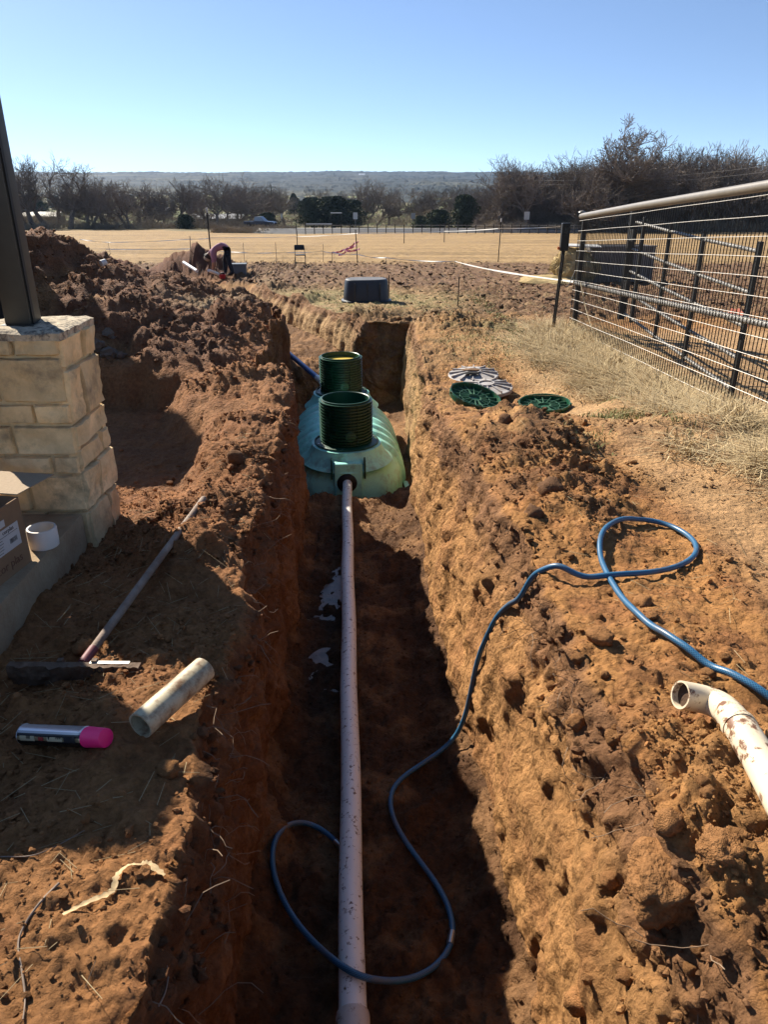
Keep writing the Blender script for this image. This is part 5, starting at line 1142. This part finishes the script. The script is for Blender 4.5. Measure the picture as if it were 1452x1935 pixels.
# ---- evergreens
m_leaf = mat('cedar_foliage', (.065, .080, .045), rough=.9, spec=.1, objrand=.3)
def cedar_mesh(seed, cone=True, n=6500):
    rs = np.random.RandomState(seed); z = rs.rand(n) ** .8; rad = (1 - z) ** .8 * .42 + .04 if cone else np.sqrt(np.clip(1 - (z * 1.05 - .25) ** 2 * 1.4, .02, 1)) * .48
    a = rs.rand(n) * 6.283; lob = 1 + .34 * np.sin(a * 3 + z * 9 + seed) + .15 * np.sin(a * 7 - z * 13); rr = rad * lob * rs.rand(n) ** .55
    P_ = np.stack([rr * np.cos(a), rr * np.sin(a), .06 + z * .94], 1); s_ = .02 + .025 * rs.rand(n); U = rs.normal(size=(n, 3)); U /= np.linalg.norm(U, axis=1)[:, None]; W_ = np.cross(U, rs.normal(size=(n, 3))); W_ /= np.linalg.norm(W_, axis=1)[:, None]
    V = np.stack([P_ - U * s_[:, None], P_ + W_ * s_[:, None] * .6, P_ + U * s_[:, None], P_ - W_ * s_[:, None] * .6], 1).reshape(-1, 3); F = np.arange(n * 4).reshape(-1, 4)
    return raw_mesh('crown', V, F, m_leaf)
CED = [cedar_mesh(1), cedar_mesh(2), cedar_mesh(3, False), cedar_mesh(4, False)]
ctr = sticks_mesh('trunk', np.array([(0, 0, -.05, 0, 0, .4, .03, .022), (0, 0, .4, 0, 0, .9, .022, .006)]), m_bark, 6)
def cedar(k, px, Y, h, label, grp=None, wide=1.0, z=None):
    t_ = empty('evergreen_tree', (px_x(px, Y), Y, float(zg(Y)))); t_.scale = (h * wide, h * wide, h); t_.rotation_euler = (0, 0, rnd.uniform(0, 6)); tag(t_, label, 'tree', grp); link('trunk', ctr, t_); link('crown', CED[k], t_)
cedar(2, 632, 150, 5.6, 'large dark rounded evergreen right of the parked pickup', None, 1.5); cedar(3, 590, 151, 5.4, 'dark evergreen touching the left of the large rounded one', None, 1.0); cedar(3, 665, 156, 5.0, 'dark evergreen touching the right of the large rounded one', None, 1.1)
cedar(3, 878, 132, 5.6, 'dark ragged evergreen at the left end of the right woods', None, .8); cedar(2, 828, 127, 3.3, 'low dark rounded evergreen bush beside the road', None, 1.3);
cedar(3, 795, 130, 2.4, 'small dark bush left of the low rounded evergreen', None, 1.1); cedar(2, 505, 150, 2.8, 'dark bush behind the pickup on the road', None, 1.4); cedar(3, 350, 146, 2.6, 'dark round bush under the bare trees left of the white shed', None, 1.2)
for i in range(26):
    px = rnd.uniform(20, 1000); Y = rnd.uniform(240, 420); cedar(rnd.choice((0, 1, 2, 3)), px, Y, rnd.uniform(4, 7), 'small distant dark evergreen on the valley floor', 'distant evergreens in the valley', 1.0)
# ---- brush and undergrowth (nobody could count it)
def brush(name, boxes, n, m, seed, lmin=.7, lmax=2.2, w=.022):
    rs = np.random.RandomState(seed); S = []
    tot = sum(b[6] for b in boxes)
    for (px0, px1, Y0, Y1, h0, h1, wt) in boxes:
        k = int(n * wt / tot); Y = rs.uniform(Y0, Y1, k); px = rs.uniform(px0, px1, k); x = (px - 726) / FPX * (Y * CT + 7 * ST); f = (px - px0) / (px1 - px0); hm = (h0 + (h1 - h0) * f) * (.45 + .55 * np.abs(np.sin(px * .061 + Y * .3) * np.cos(px * .023)))
        z = zg(Y) + rs.rand(k) ** .8 * hm; d = rs.normal(size=(k, 3)) * np.array([.7, .7, .5]) + np.array([0, 0, .6]); d /= np.linalg.norm(d, axis=1)[:, None]; L = rs.uniform(lmin, lmax, k)
        p0 = np.stack([x, Y, z], 1); S.append(np.concatenate([p0 - d * L[:, None] / 2, p0 + d * L[:, None] / 2, np.full((k, 1), w), np.full((k, 1), w * .4)], 1))
    return tag(link(name, sticks_mesh(name, np.concatenate(S), m, 3)), kind='stuff')
m_br = mat('brush_twigs', (.23, .185, .145), rough=.95, spec=.05, var=.35, vscale=.25); m_br2 = mat('brush_twigs_pale', (.36, .29, .20), rough=.95, spec=.05, var=.35, vscale=.2)
b1_ = brush('woodland_thicket', [(935, 1600, 122, 142, 10.0, 12.5, 7), (900, 1000, 124, 136, 3, 8, 1.2)], 40000, m_br, 3, 1.0, 2.6, .030); tag(b1_, 'dense leafless thicket filling the woods on the right')
b2_ = brush('hedge_brush', [(-60, 500, 146, 150, 1.6, 1.6, 3), (-60, 500, 150, 175, 4.5, 3.5, 4), (500, 940, 150, 190, 2.5, 3.5, 3), (900, 1560, 118, 122, 1.8, 2.4, 2), (400, 560, 124, 131, .9, 1.0, 1.2)], 27000, m_br2, 5, .7, 1.9, .024); tag(b2_, 'brown brush and tall weeds along the pasture edge')
# ---- field fence, roadside things
ff = empty('field_fence', (0, 113, float(zg(113)))); tag(ff, 'low wire fence with dark posts between the pasture and the road', 'fence'); m_fp = mat('fence_wood', (.06, .05, .04), rough=.9)
fpts = [(px_x(px, 114 - abs(px - 720) * .004), 114 - abs(px - 720) * .004) for px in range(560, 1110, 17)]
for (x, y) in fpts: MB().box((x, y - 113, float(zg(y)) - float(zg(113)) + .55), (.11, .11, 1.3 + rnd.uniform(-.1, .15))).build('post', m_fp, ff)
for h in (.35, .75, 1.1): MB().tube([(x, y - 113, float(zg(y)) - float(zg(113)) + h) for x, y in fpts], .012, 3).build('wire', m_wire, ff)
def sign(px, Y, ypost, w, h, label, m):
    z0 = float(zg(Y)) + .3; t_ = empty('road_sign', (px_x(px, Y), Y, z0)); tag(t_, label, 'sign'); MB().box((0, 0, 1.1), (.08, .08, 2.2)).build('post', m_galv, t_); MB().box((0, -.06, 2.1), (w, .03, h)).build('board', m, t_, bevel=.01)
m_sw = mat('sign_white', (.62, .62, .60), rough=.6)
sign(672, 128, 0, .7, 1.0, 'white road sign right of the dark evergreen', m_sw); sign(995, 119, 0, .8, 1.1, 'grey-white road sign in front of the right woods', m_sw); sign(781, 132, 0, .7, .9, 'pale road sign left of the low evergreen bush', mat('sign_pale', (.42, .42, .42), rough=.6)); sign(533, 140, 0, .3, .8, 'narrow pale roadside marker right of the pickup', m_sw)
# pickup on the road
def pickup():
    Y = 136; x = px_x(492, Y); t_ = empty('pickup_truck', (x, Y, float(zg(Y)) + .62), (0, 0, R(-12))); tag(t_, 'dark blue pickup truck on the road beyond the pasture', 'truck')
    mb_ = mat('blue_car_paint', (.03, .045, .075), rough=.25, spec=.6); mg = mat('car_glass', (.35, .42, .48), rough=.08, spec=.8); mk = mat('tyre_rubber', (.012, .012, .012), rough=.8)
    prof = [(-2.7, .45), (-2.72, .95), (-1.0, .98), (-.95, 1.0), (-.75, 1.0), (1.1, 1.0), (1.35, .98), (2.5, .90), (2.72, .75), (2.75, .42)]
    V = [(a, s_ * .95, z) for s_ in (-1, 1) for a, z in prof]; n = len(prof); F = [tuple(range(n)), tuple(range(2 * n - 1, n - 1, -1))] + [(i, (i + 1) % n, n + (i + 1) % n, n + i) for i in range(n)]
    MB().add(V, F).build('body', mb_, t_, bevel=.05)
    pr = [(-.85, .99), (-.72, 1.66), (.35, 1.70), (1.15, .99)]; V = [(a, s_ * (.88 if z < 1.2 else .74), z) for s_ in (-1, 1) for a, z in pr]
    MB().add(V, [(0, 1, 2, 3), (7, 6, 5, 4), (0, 4, 5, 1), (1, 5, 6, 2), (2, 6, 7, 3)]).build('cab', mat('cab_paint', (.30, .33, .36), rough=.25), t_, bevel=.04)
    for s_ in (-1, 1): MB().add([(-.68, s_ * .862, 1.10), (-.62, s_ * .765, 1.58), (.28, s_ * .765, 1.60), (.82, s_ * .862, 1.10)], [(0, 1, 2, 3)]).build('side_window', mg, t_)
    for a in (-1.75, 1.75):
        for s_ in (-1, 1):
            w = MB().lathe([(.2, -.13), (.36, -.13), (.38, -.08), (.38, .08), (.36, .13), (.2, .13)], 20, origin=(a, s_ * .86, .38), rot=Matrix.Rotation(R(90), 3, 'X'), close=True).build('wheel', mk, t_, smooth=40); MB().lathe([(0, .10), (.19, .11), (.20, 0), (0, 0)], 16, origin=(a, s_ * .88, .38), rot=Matrix.Rotation(R(90 * s_), 3, 'X')).build('rim', m_galv, w)
    for s_ in (-.7, .7): MB().box((2.74, s_, .72), (.03, .3, .14)).build('headlight', m_sw, t_)
pickup()
def shed(px, Y, w, d, h, label, roof, wallc):
    t_ = empty('shed', (px_x(px, Y), Y, float(zg(Y)))); tag(t_, label, 'shed'); MB().box((0, 0, h / 2), (w, d, h)).build('wall', wallc, t_)
    MB().add([(-w / 2 - .3, -d / 2 - .3, h), (w / 2 + .3, -d / 2 - .3, h), (w / 2 + .3, d / 2 + .3, h + .2), (-w / 2 - .3, d / 2 + .3, h + .2), (-w / 2 - .3, 0, h + .9), (w / 2 + .3, 0, h + .9)], [(0, 1, 5, 4), (4, 5, 2, 3), (0, 4, 3), (1, 2, 5), (0, 3, 2, 1)]).build('roof', roof, t_)
    MB().box((w * .2, -d / 2 - .02, h * .45), (.9, .04, h * .8)).build('door', mat('shed_door', (.12, .10, .08), rough=.7), t_)
m_wr = mat('white_roof', (.80, .80, .80), rough=.5); m_ws = mat('shed_wall', (.25, .23, .2), rough=.8)
shed(412, 176, 11.0, 5, 1.3, 'long low white-roofed shed behind the bare trees', m_wr, m_ws); shed(85, 185, 8, 5, 1.6, 'pale low shed showing between the left oak trunks', mat('cream_roof', (.55, .50, .38), rough=.6), m_ws); shed(300, 230, 7, 5, 2.2, 'grey-roofed shed far behind the left bare trees', mat('grey_roof', (.42, .45, .50), rough=.5), m_ws)
def white_rail(px, Y, L, h, label):
    t_ = empty('white_rail', (px_x(px, Y), Y, float(zg(Y)))); tag(t_, label, 'rail'); MB().tube([(-L / 2, 0, h), (L / 2, 0, h)], .07, 8).build('bar', m_wr, t_)
    for s_ in (-.48, .48): MB().box((s_ * L, 0, h / 2), (.07, .07, h)).build('post', m_fp, t_)
white_rail(603, 140, 4.6, 1.1, 'long white rail below the dark evergreen'); white_rail(636, 141, 2.0, 2.9, 'short white rail high in front of the dark evergreen')
def house(px, Y, py, w, label):
    b_ = at_y(px, py, Y); t_ = empty('hill_house', b_); tag(t_, label, 'house'); MB().box((0, 0, w * .15), (w, w * .6, w * .5)).build('wall', m_wr, t_)
    MB().add([(-w * .55, -w * .35, w * .4), (w * .55, -w * .35, w * .4), (w * .55, w * .35, w * .4), (-w * .55, w * .35, w * .4), (-w * .55, 0, w * .6), (w * .55, 0, w * .6)], [(0, 1, 5, 4), (4, 5, 2, 3), (0, 4, 3), (1, 2, 5), (0, 3, 2, 1)]).build('roof', m_wr, t_)
    for s_ in (-.25, .25): MB().box((s_ * w, -w * .302, w * .2), (w * .14, w * .02, w * .14)).build('window', m_ink, t_)
house(645, 2500, 334, 11, 'tiny white house on the crest of the far hills'); house(684, 2450, 335, 17, 'tiny long white building right of the house on the far hills')
# utility pole and lines
up_ = empty('utility_pole', (px_x(516, 205), 205, float(zg(205)))); tag(up_, 'wooden utility pole with crossarm beyond the bare trees', 'utility pole')
MB().tube([(0, 0, 0), (0, 0, 8.6)], [.16, .11], 10).build('pole', m_fp, up_); MB().box((0, 0, 8.0), (2.6, .12, .14)).build('crossarm', m_fp, up_)
for s_ in (-1.2, 0, 1.2): MB().lathe([(0, .2), (.05, .18), (.06, 0)], 8, origin=(s_, 0, 8.08)).build('insulator', m_sw, up_)
def cable(a, b, sag, r, label):
    S_ = [a.lerp(b, f) - Vector((0, 0, sag * 4 * f * (1 - f))) for f in np.linspace(0, 1, 24)]; tag(MB().tube(S_, r, 3).build('power_line', mat('line_wire', (.35, .33, .3), rough=.5)), label, 'cable')
ph = Vector((px_x(516, 205), 205, float(zg(205)) + 8.2))
for k, s_ in enumerate((-1.2, 0, 1.2)): cable(ph + Vector((s_, 0, 0)), ph + Vector((-34 + s_, -30, -.6)), 1.0, .03, ('left', 'middle', 'right')[k] + ' power line running from the utility pole towards the left bare trees')
cable(at_y(940, 338, 128), at_y(1500, 306, 112), 1.0, .022, 'upper power line crossing in front of the right woods'); cable(at_y(940, 345, 128), at_y(1500, 318, 112), 1.0, .022, 'lower power line crossing in front of the right woods')

# ================================================================== LOOSE SOIL, GRASS, AIR
rs = np.random.RandomState(99)
cell = np.linalg.norm(np.cross(np.gradient(GP, axis=1), np.gradient(GP, axis=0)), axis=2).ravel()
GN = grid_normals(GP).reshape(-1, 3)
patq = np.zeros(len(q), np.float32); patq[idx] = patchy
inview = (np.abs(xq) < .54 * np.clip(yq, .5, None) + .5) & (yq > .7)
def ico(sub, seed):
    bm = bmesh.new(); bmesh.ops.create_icosphere(bm, subdivisions=sub, radius=1); pts = np.array([v.co[:] for v in bm.verts], np.float32); F = np.array([[v.index for v in f.verts] for f in bm.faces]); bm.free()
    d = 1 + .5 * perlin(pts * 1.3 + seed * 7.7) + .45 * perlin(pts * 3.1 + seed * 3.3); pts = pts * d[:, None]; return pts, F
def scatter(n, w, smin, smax, sig, sub, flatten=.75, sink=.25, seed=1, mult=(.65, 1.3)):
    r_ = np.random.RandomState(seed); pr = w * cell * inview; pr = pr / pr.sum(); ix_ = r_.choice(len(q), n, p=pr); P_ = Q[ix_] + r_.normal(size=(n, 3)) * .006; Nv = GN[ix_]
    s_ = np.clip(np.exp(r_.normal(np.log(smin * 1.5), sig, n)), smin, smax); protos = [ico(sub, 10 + k) for k in range(10)]; Vs = []; Fs = []; Cs = []; b = 0; pk = r_.randint(0, 10, n)
    for k in range(10):
        sel = np.where(pk == k)[0]; m = len(sel)
        if not m: continue
        pv, pf = protos[k]; a = r_.rand(m) * 6.283; ca, sa = np.cos(a), np.sin(a); sc = s_[sel][:, None] * r_.uniform(.7, 1.25, (m, 3)) * np.array([1, 1, flatten])
        v = pv[None] * sc[:, None, :]; v = np.stack([v[..., 0] * ca[:, None] - v[..., 1] * sa[:, None], v[..., 0] * sa[:, None] + v[..., 1] * ca[:, None], v[..., 2]], 2)
        v = v + (P_[sel] + Nv[sel] * (s_[sel] * (.6 - sink))[:, None])[:, None, :]
        Vs.append(v.reshape(-1, 3)); Fs.append((pf[None] + (np.arange(m) * len(pv))[:, None, None]).reshape(-1, 3) + b); b += m * len(pv)
        cc = C[ix_[sel]] * r_.uniform(*mult, (m, 1)); Cs.append(np.repeat(cc, len(pv), 0))
    return np.concatenate(Vs), np.concatenate(Fs), np.concatenate(Cs)
genq = (rg == 0) | (rg == 4); slabq = (xq < -1.6) & (yq < 4.1)
okq = (~slabq).astype(float)
wA = okq * genq * (yq < 4.8) * (.25 + 1.6 * patq + 1.2 * bmk) * (1 - .6 * path) + okq * floor_ * (yq < 8.2) * .5
wB = okq * genq * ((yq > 3.2) & (yq < 24)) * (1.6 * pm + 1.8 * bmk * patq + .06 * (1 - path)) / np.clip(yq, 3, 30) ** 1.2
wC = harrow * (yq > 12) * sstep(.1, .5, np.abs(n_mid)) / np.clip(yq, 10, 40) ** .5
wL = okq * ((rg == 1) | (rg == 3)) * kq * sstep(.62, .95, tw_all) * (yq < 14) / np.clip(yq, 1, 30)
parts_ = [scatter(22000, wA, .0028, .016, .5, 1, seed=1), scatter(14000, wB, .006, .036, .55, 1, seed=2), scatter(4600, wC, .022, .085, .45, 1, flatten=.6, seed=3, mult=(.6, 1.3)), scatter(1800, wL, .005, .028, .5, 1, seed=4), scatter(320, okq * genq * (yq < 5) * (bmk + .3 * patq), .009, .024, .35, 2, seed=6)]
b = 0; Vs = []; Fs = []; Cs = []
for v, f, cc in parts_: Vs.append(v); Fs.append(f + b); Cs.append(cc); b += len(v)
me = raw_mesh('soil_crumbs', np.concatenate(Vs), np.concatenate(Fs), gmat, smooth=False); set_cols(me, np.concatenate(Cs)); set_f(me, np.zeros(b), 'fld')
tag(link('soil_crumbs', me), 'loose crumbs and clods of soil scattered over the banks and heaps', kind='stuff')
# ---- clods one can pick out
m_clod = mat('clod_soil', (.36, .175, .07), rough=.95, spec=.1, var=.3, vscale=4, bump=1.0, bscale=9, objrand=.18); m_clodd = mat('clod_dark_soil', (.20, .105, .055), rough=.95, spec=.1, var=.3, vscale=4, bump=1.0, bscale=9, objrand=.2)
def clod_mesh(seed, m, sub=4, blocky=.5):
    bm = bmesh.new(); bmesh.ops.create_icosphere(bm, subdivisions=sub, radius=1); pts = np.array([v.co[:] for v in bm.verts], np.float32)
    box = pts / np.max(np.abs(pts), axis=1)[:, None] * .85; pts2 = pts * (1 - blocky) + box * blocky
    d = 1 + .22 * perlin(pts * 1.4 + seed) + .16 * perlin(pts * 3.5 + seed) + .10 * perlin(pts * 9 + seed) + .16 * lumps(pts, 3.5, seed)
    for v, p, k in zip(bm.verts, pts2, d): v.co = Vector(p * k)
    me = bpy.data.meshes.new('clod'); bm.to_mesh(me); bm.free(); me.polygons.foreach_set('use_smooth', np.ones(len(me.polygons), bool)); me.materials.append(m); return me
CL = [clod_mesh(60 + k, m_clod, 4 if k < 2 else 3, .55 if k < 2 else .2) for k in range(6)]; CLD = [clod_mesh(80 + k, m_clodd, 3, .3) for k in range(3)]
big_px = [(1255, 1690, .095, 0, 0, 'largest blocky orange clod on the near right bank'), (1365, 1620, .055, 1, 0, 'flat clod behind the largest blocky clod on the right bank'), (1090, 1370, .032, 2, 0, 'pale round clod just left of the open pipe end'), (1160, 1400, .030, 3, 0, 'round clod on the right bank below the open pipe end'),
          (1135, 1210, .05, 4, 0, 'orange clod with a deep shadow below the hose crossing'), (1215, 1145, .04, 5, 0, 'smooth low clod under the hose loop'), (955, 800, .05, 0, 1, 'dark clod on the berm below the tilted green lid'), (1040, 930, .065, 1, 1, 'dark clod at the right end of the soil berm beyond the hose loop'),
          (1010, 975, .045, 2, 1, 'dark crumbly clod above the hose loop'), (1265, 1560, .035, 3, 0, 'small clod directly above the largest blocky clod'), (1100, 1900, .05, 4, 0, 'clod at the bottom edge of the right bank'), (318, 1460, .035, 5, 0, 'clod on the left trench lip below the pipe offcut'), (160, 1230, .040, 2, 0, 'sunlit clod beside the lower end of the rake handle'), (445, 870, .055, 0, 1, 'sunlit dark clod on the left trench lip opposite the tank')]
for px, py, s_, k, dk, lb_ in big_px:
    p, n_ = hit(px, py); o = link('soil_clod', (CLD if dk else CL)[k]); o.location = p + Vector((0, 0, s_ * .35)); o.scale = (s_, s_ * rnd.uniform(.8, 1.1), s_ * rnd.uniform(.7, .95)); o.rotation_euler = (rnd.uniform(-.3, .3), rnd.uniform(-.3, .3), rnd.uniform(0, 6)); tag(o, lb_, 'clod')
for i in range(46):
    px = rnd.uniform(860, 1420); py = rnd.uniform(1000, 1900)
    if px < 880 + (py - 1000) * .32: continue
    p, n_ = hit(px, py); s_ = rnd.uniform(.012, .028); o = link('soil_clod', CL[rnd.randint(2, 5)]); o.location = p + Vector((0, 0, s_ * .4)); o.scale = (s_, s_ * rnd.uniform(.8, 1.2), s_ * .8); o.rotation_euler = (0, 0, rnd.uniform(0, 6)); tag(o, 'small loose orange clod lying on the near right bank', 'clod', 'small clods on the right bank')
# ---- grass blades
def blades(name, base, L, lean, w, colr, seed, label, curl=.6, droop=0.0):
    r_ = np.random.RandomState(seed); n = len(base); a = r_.rand(n) * 6.283; d = np.stack([np.cos(a), np.sin(a)], 1); ln = lean * np.abs(r_.normal(1, .45, n))
    side = np.stack([-d[:, 1], d[:, 0], np.zeros(n)], 1) * w[:, None]
    def at(f): 
        h = L * (np.sin(np.clip(f * (1 - .35 * np.clip(ln, 0, 1.6)) * 1.5, 0, 3)) / 1.2 - droop * f * f); o = L * ln * f ** (1 + curl) * .8; return base + np.stack([d[:, 0] * o, d[:, 1] * o, h], 1)
    p0, p1, p2 = at(0.0), at(.55), at(1.0); V = np.stack([p0 - side, p0 + side, p1 - side * .8, p1 + side * .8, p2], 1).reshape(-1, 3); b = np.arange(n)[:, None] * 5
    F = np.concatenate([b + np.array([0, 1, 3]), b + np.array([0, 3, 2]), b + np.array([2, 3, 4])], 0); me = raw_mesh(name, V, F, m_blade_g)
    set_cols(me, np.repeat(colr, 5, 0)); return tag(link(name, me), label, kind='stuff')
m_blade_g = attr_mat('grass_blades', rough=.75, fine=False, spec=.2)
def place(n, fn, seed):
    r_ = np.random.RandomState(seed); out = []; tries = 0
    XY = fn(r_, n); keep = np.ones(len(XY), bool)
    for lx, ly in LID_XY: keep &= ((XY[:, 0] - lx) / .42) ** 2 + ((XY[:, 1] - ly + .25) / .75) ** 2 > 1
    XY = XY[keep]; z = np.array([down(float(x), float(y), 3) for x, y in XY]); return np.column_stack([XY, z - .004])
DRY = np.array([(.70, .53, .28), (.62, .46, .24), (.78, .62, .36), (.42, .29, .15), (.60, .45, .25)], np.float32); GRN = np.array([(.20, .22, .065), (.34, .31, .12), (.46, .37, .17), (.16, .19, .055)], np.float32)
def tufts(r_, n, cents, spread):
    k = r_.randint(0, len(cents), n); cpt = np.array(cents)[k]; return cpt[:, :2] + r_.normal(size=(n, 2)) * cpt[:, 2:3] * spread
r0 = np.random.RandomState(5); cents = []
for i in range(230):
    f = r0.rand(); y = 5.0 + 7.3 * r0.rand() ** .9; xm = 3.05; wdt = np.interp(y, [5, 6, 7.5, 9, 10.5, 12], [.30, .45, .65, .85, 1.05, .7]); x = xm - wdt * r0.rand() ** 1.15
    if 1.25 < x < 2.15 and 7.0 < y < 8.6: continue
    cents.append((x, y, r0.uniform(.05, .14)))
B_ = place(19000, lambda r_, n: tufts(r_, n, cents, .9), 11); r1 = np.random.RandomState(12); n = len(B_)
blades('dry_grass', B_, r1.uniform(.07, .30, n) * np.interp(B_[:, 1], [5, 7, 12], [.75, .9, 1.1]) * (.7 + .6 * np.abs(np.sin(B_[:, 0] * 5.1 + B_[:, 1] * 3.7))), 2.3, r1.uniform(.0020, .0042, n), DRY[r1.randint(0, 5, n)] * r1.uniform(.75, 1.25, (n, 1)), 13, 'tangled dry winter grass along the mesh fence')
cents2 = [(2.72 + r0.uniform(-.3, .35), 4.45 + r0.uniform(-.35, .5), r0.uniform(.05, .12)) for _ in range(26)] + [(2.35, 4.9, .1), (2.2, 5.1, .09)]
B_ = place(3800, lambda r_, n: tufts(r_, n, cents2, .9), 21); n = len(B_); r1 = np.random.RandomState(22)
blades('straw_tuft', B_, r1.uniform(.12, .36, n), 1.3, r1.uniform(.002, .0042, n), DRY[r1.randint(0, 5, n)] * r1.uniform(.8, 1.3, (n, 1)), 23, 'pulled-up clump of long pale straw at the right edge', droop=.25)
# short green patch round the tub, sparse tufts elsewhere
def gpatch(r_, n):
    x = np.concatenate([r_.normal(-.6, 1.9, n * 2 // 3), r_.normal(2.0, .9, n - n * 2 // 3)]); y = np.concatenate([r_.normal(17.0, 2.2, n * 2 // 3), r_.normal(11.2, 1.1, n - n * 2 // 3)]); k = x > XRL(y) + .35; x = np.where(k, x, 2.0 + .3 * r_.rand(n)); return np.column_stack([x, y])
B_ = place(9000, gpatch, 31); n = len(B_); r1 = np.random.RandomState(32)
blades('green_grass', B_, r1.uniform(.02, .06, n), .9, r1.uniform(.004, .009, n), GRN[r1.randint(0, 4, n)] * r1.uniform(.8, 1.25, (n, 1)), 33, 'short green and straw-coloured grass round the upturned tub')
cents3 = [(r0.uniform(1.5, 2.6), r0.uniform(5.2, 7.4), .10) for _ in range(16)]
B_ = place(1400, lambda r_, n: tufts(r_, n, cents3, 1.0), 41); n = len(B_); r1 = np.random.RandomState(42)
blades('weed_sprigs', B_, r1.uniform(.02, .07, n), .9, r1.uniform(.003, .006, n), GRN[r1.randint(0, 4, n)], 43, 'sparse green weed sprigs on the trodden path')
# loose straw lying about
def lay(r_, n):
    m = n // 2; x = np.concatenate([r_.uniform(.85, 3.0, m), r_.uniform(-1.5, -.6, n - m)]); y = np.concatenate([r_.uniform(1.2, 7.5, m), r_.uniform(1.0, 5.5, n - m)]); return np.column_stack([x, y])
XY = lay(np.random.RandomState(51), 1000); r1 = np.random.RandomState(52); S = []
for x, y in XY:
    a = r1.rand() * 6.283; L = r1.uniform(.02, .11) * (1 if r1.rand() < .85 else 1.8); x2, y2 = x + math.cos(a) * L, y + math.sin(a) * L; z1, z2 = down(x, y, 1.5), down(x2, y2, 1.5)
    if abs(z1 - z2) < .08: S.append((x, y, z1 + .004, x2, y2, z2 + .004 + r1.uniform(0, .02), .0011, .0007))
tag(link('loose_straw', sticks_mesh('loose_straw', S, mat('straw', (.50, .38, .20), rough=.8, var=.3, vscale=3))), 'loose bits of straw scattered on the soil', kind='stuff')
# roots hanging out of the cut banks
S = []; r1 = np.random.RandomState(61)
def root(p, d, L, k=5):
    for i in range(k):
        d = d + r1.normal(size=3) * .35 + np.array([0, 0, -.12]); d /= np.linalg.norm(d); p2 = p + d * L / k; S.append((*p, *p2, .0016, .0012)); p = p2
for i in range(420):
    r_ = r1.randint(0, NR); y = Yr[r_]
    if not (1.0 < y < 9.5): continue
    if r1.rand() < .62: cix = NO + int(abs(r1.normal(0, 14))); d0 = np.array([.6, r1.normal() * .4, .15])
    else: cix = NO + 2 * NW + NF - 1 - int(abs(r1.normal(0, 9))); d0 = np.array([-.5, r1.normal() * .4, .25])
    cix = min(max(cix, 0), NC - 1); root(GP[r_, cix].copy(), d0, r1.uniform(.05, .22))
tag(link('root_fibres', sticks_mesh('root_fibres', S, mat('roots', (.28, .19, .12), rough=.9))), 'fine roots hanging out of the cut trench banks', kind='stuff')
# hay stalks on the heap
hb_z = hb_.z; r1 = np.random.RandomState(71); S = []
for i in range(1500):
    a = r1.rand() * 6.283; f = r1.rand(); rr_ = .72 * math.sqrt(1 - f * f) ; p = np.array([hb_.x + rr_ * math.cos(a), hb_.y + rr_ * .8 * math.sin(a), hb_z + .30 + f * .62]); d = r1.normal(size=3); d /= np.linalg.norm(d); S.append((*(p - d * .1), *(p + d * .1), .006, .004))
o = link('loose_stalks', sticks_mesh('loose_stalks', S, mat('hay_stalks', (.52, .40, .20), rough=.9, var=.3, vscale=4)), hay); o.location = -hay.location; tag(o, kind='stuff')
# ---- air
hz = MB().box((0, 1630, 22), (4400, 3400, 74)).build('haze', []); tag(hz, kind='stuff'); hz['label'] = 'thin blue winter haze over the valley'
hm = bpy.data.materials.new('haze_air'); hm.use_nodes = True; N = hm.node_tree.nodes; Lk = hm.node_tree.links
for n_ in list(N): N.remove(n_)
pv = N.new('ShaderNodeVolumePrincipled'); pv.inputs['Color'].default_value = (.45, .66, 1.0, 1); pv.inputs['Density'].default_value = 0.8e-4; pv.inputs['Anisotropy'].default_value = .2
ou = N.new('ShaderNodeOutputMaterial'); Lk.new(pv.outputs[0], ou.inputs['Volume']); hz.data.materials.append(hm)
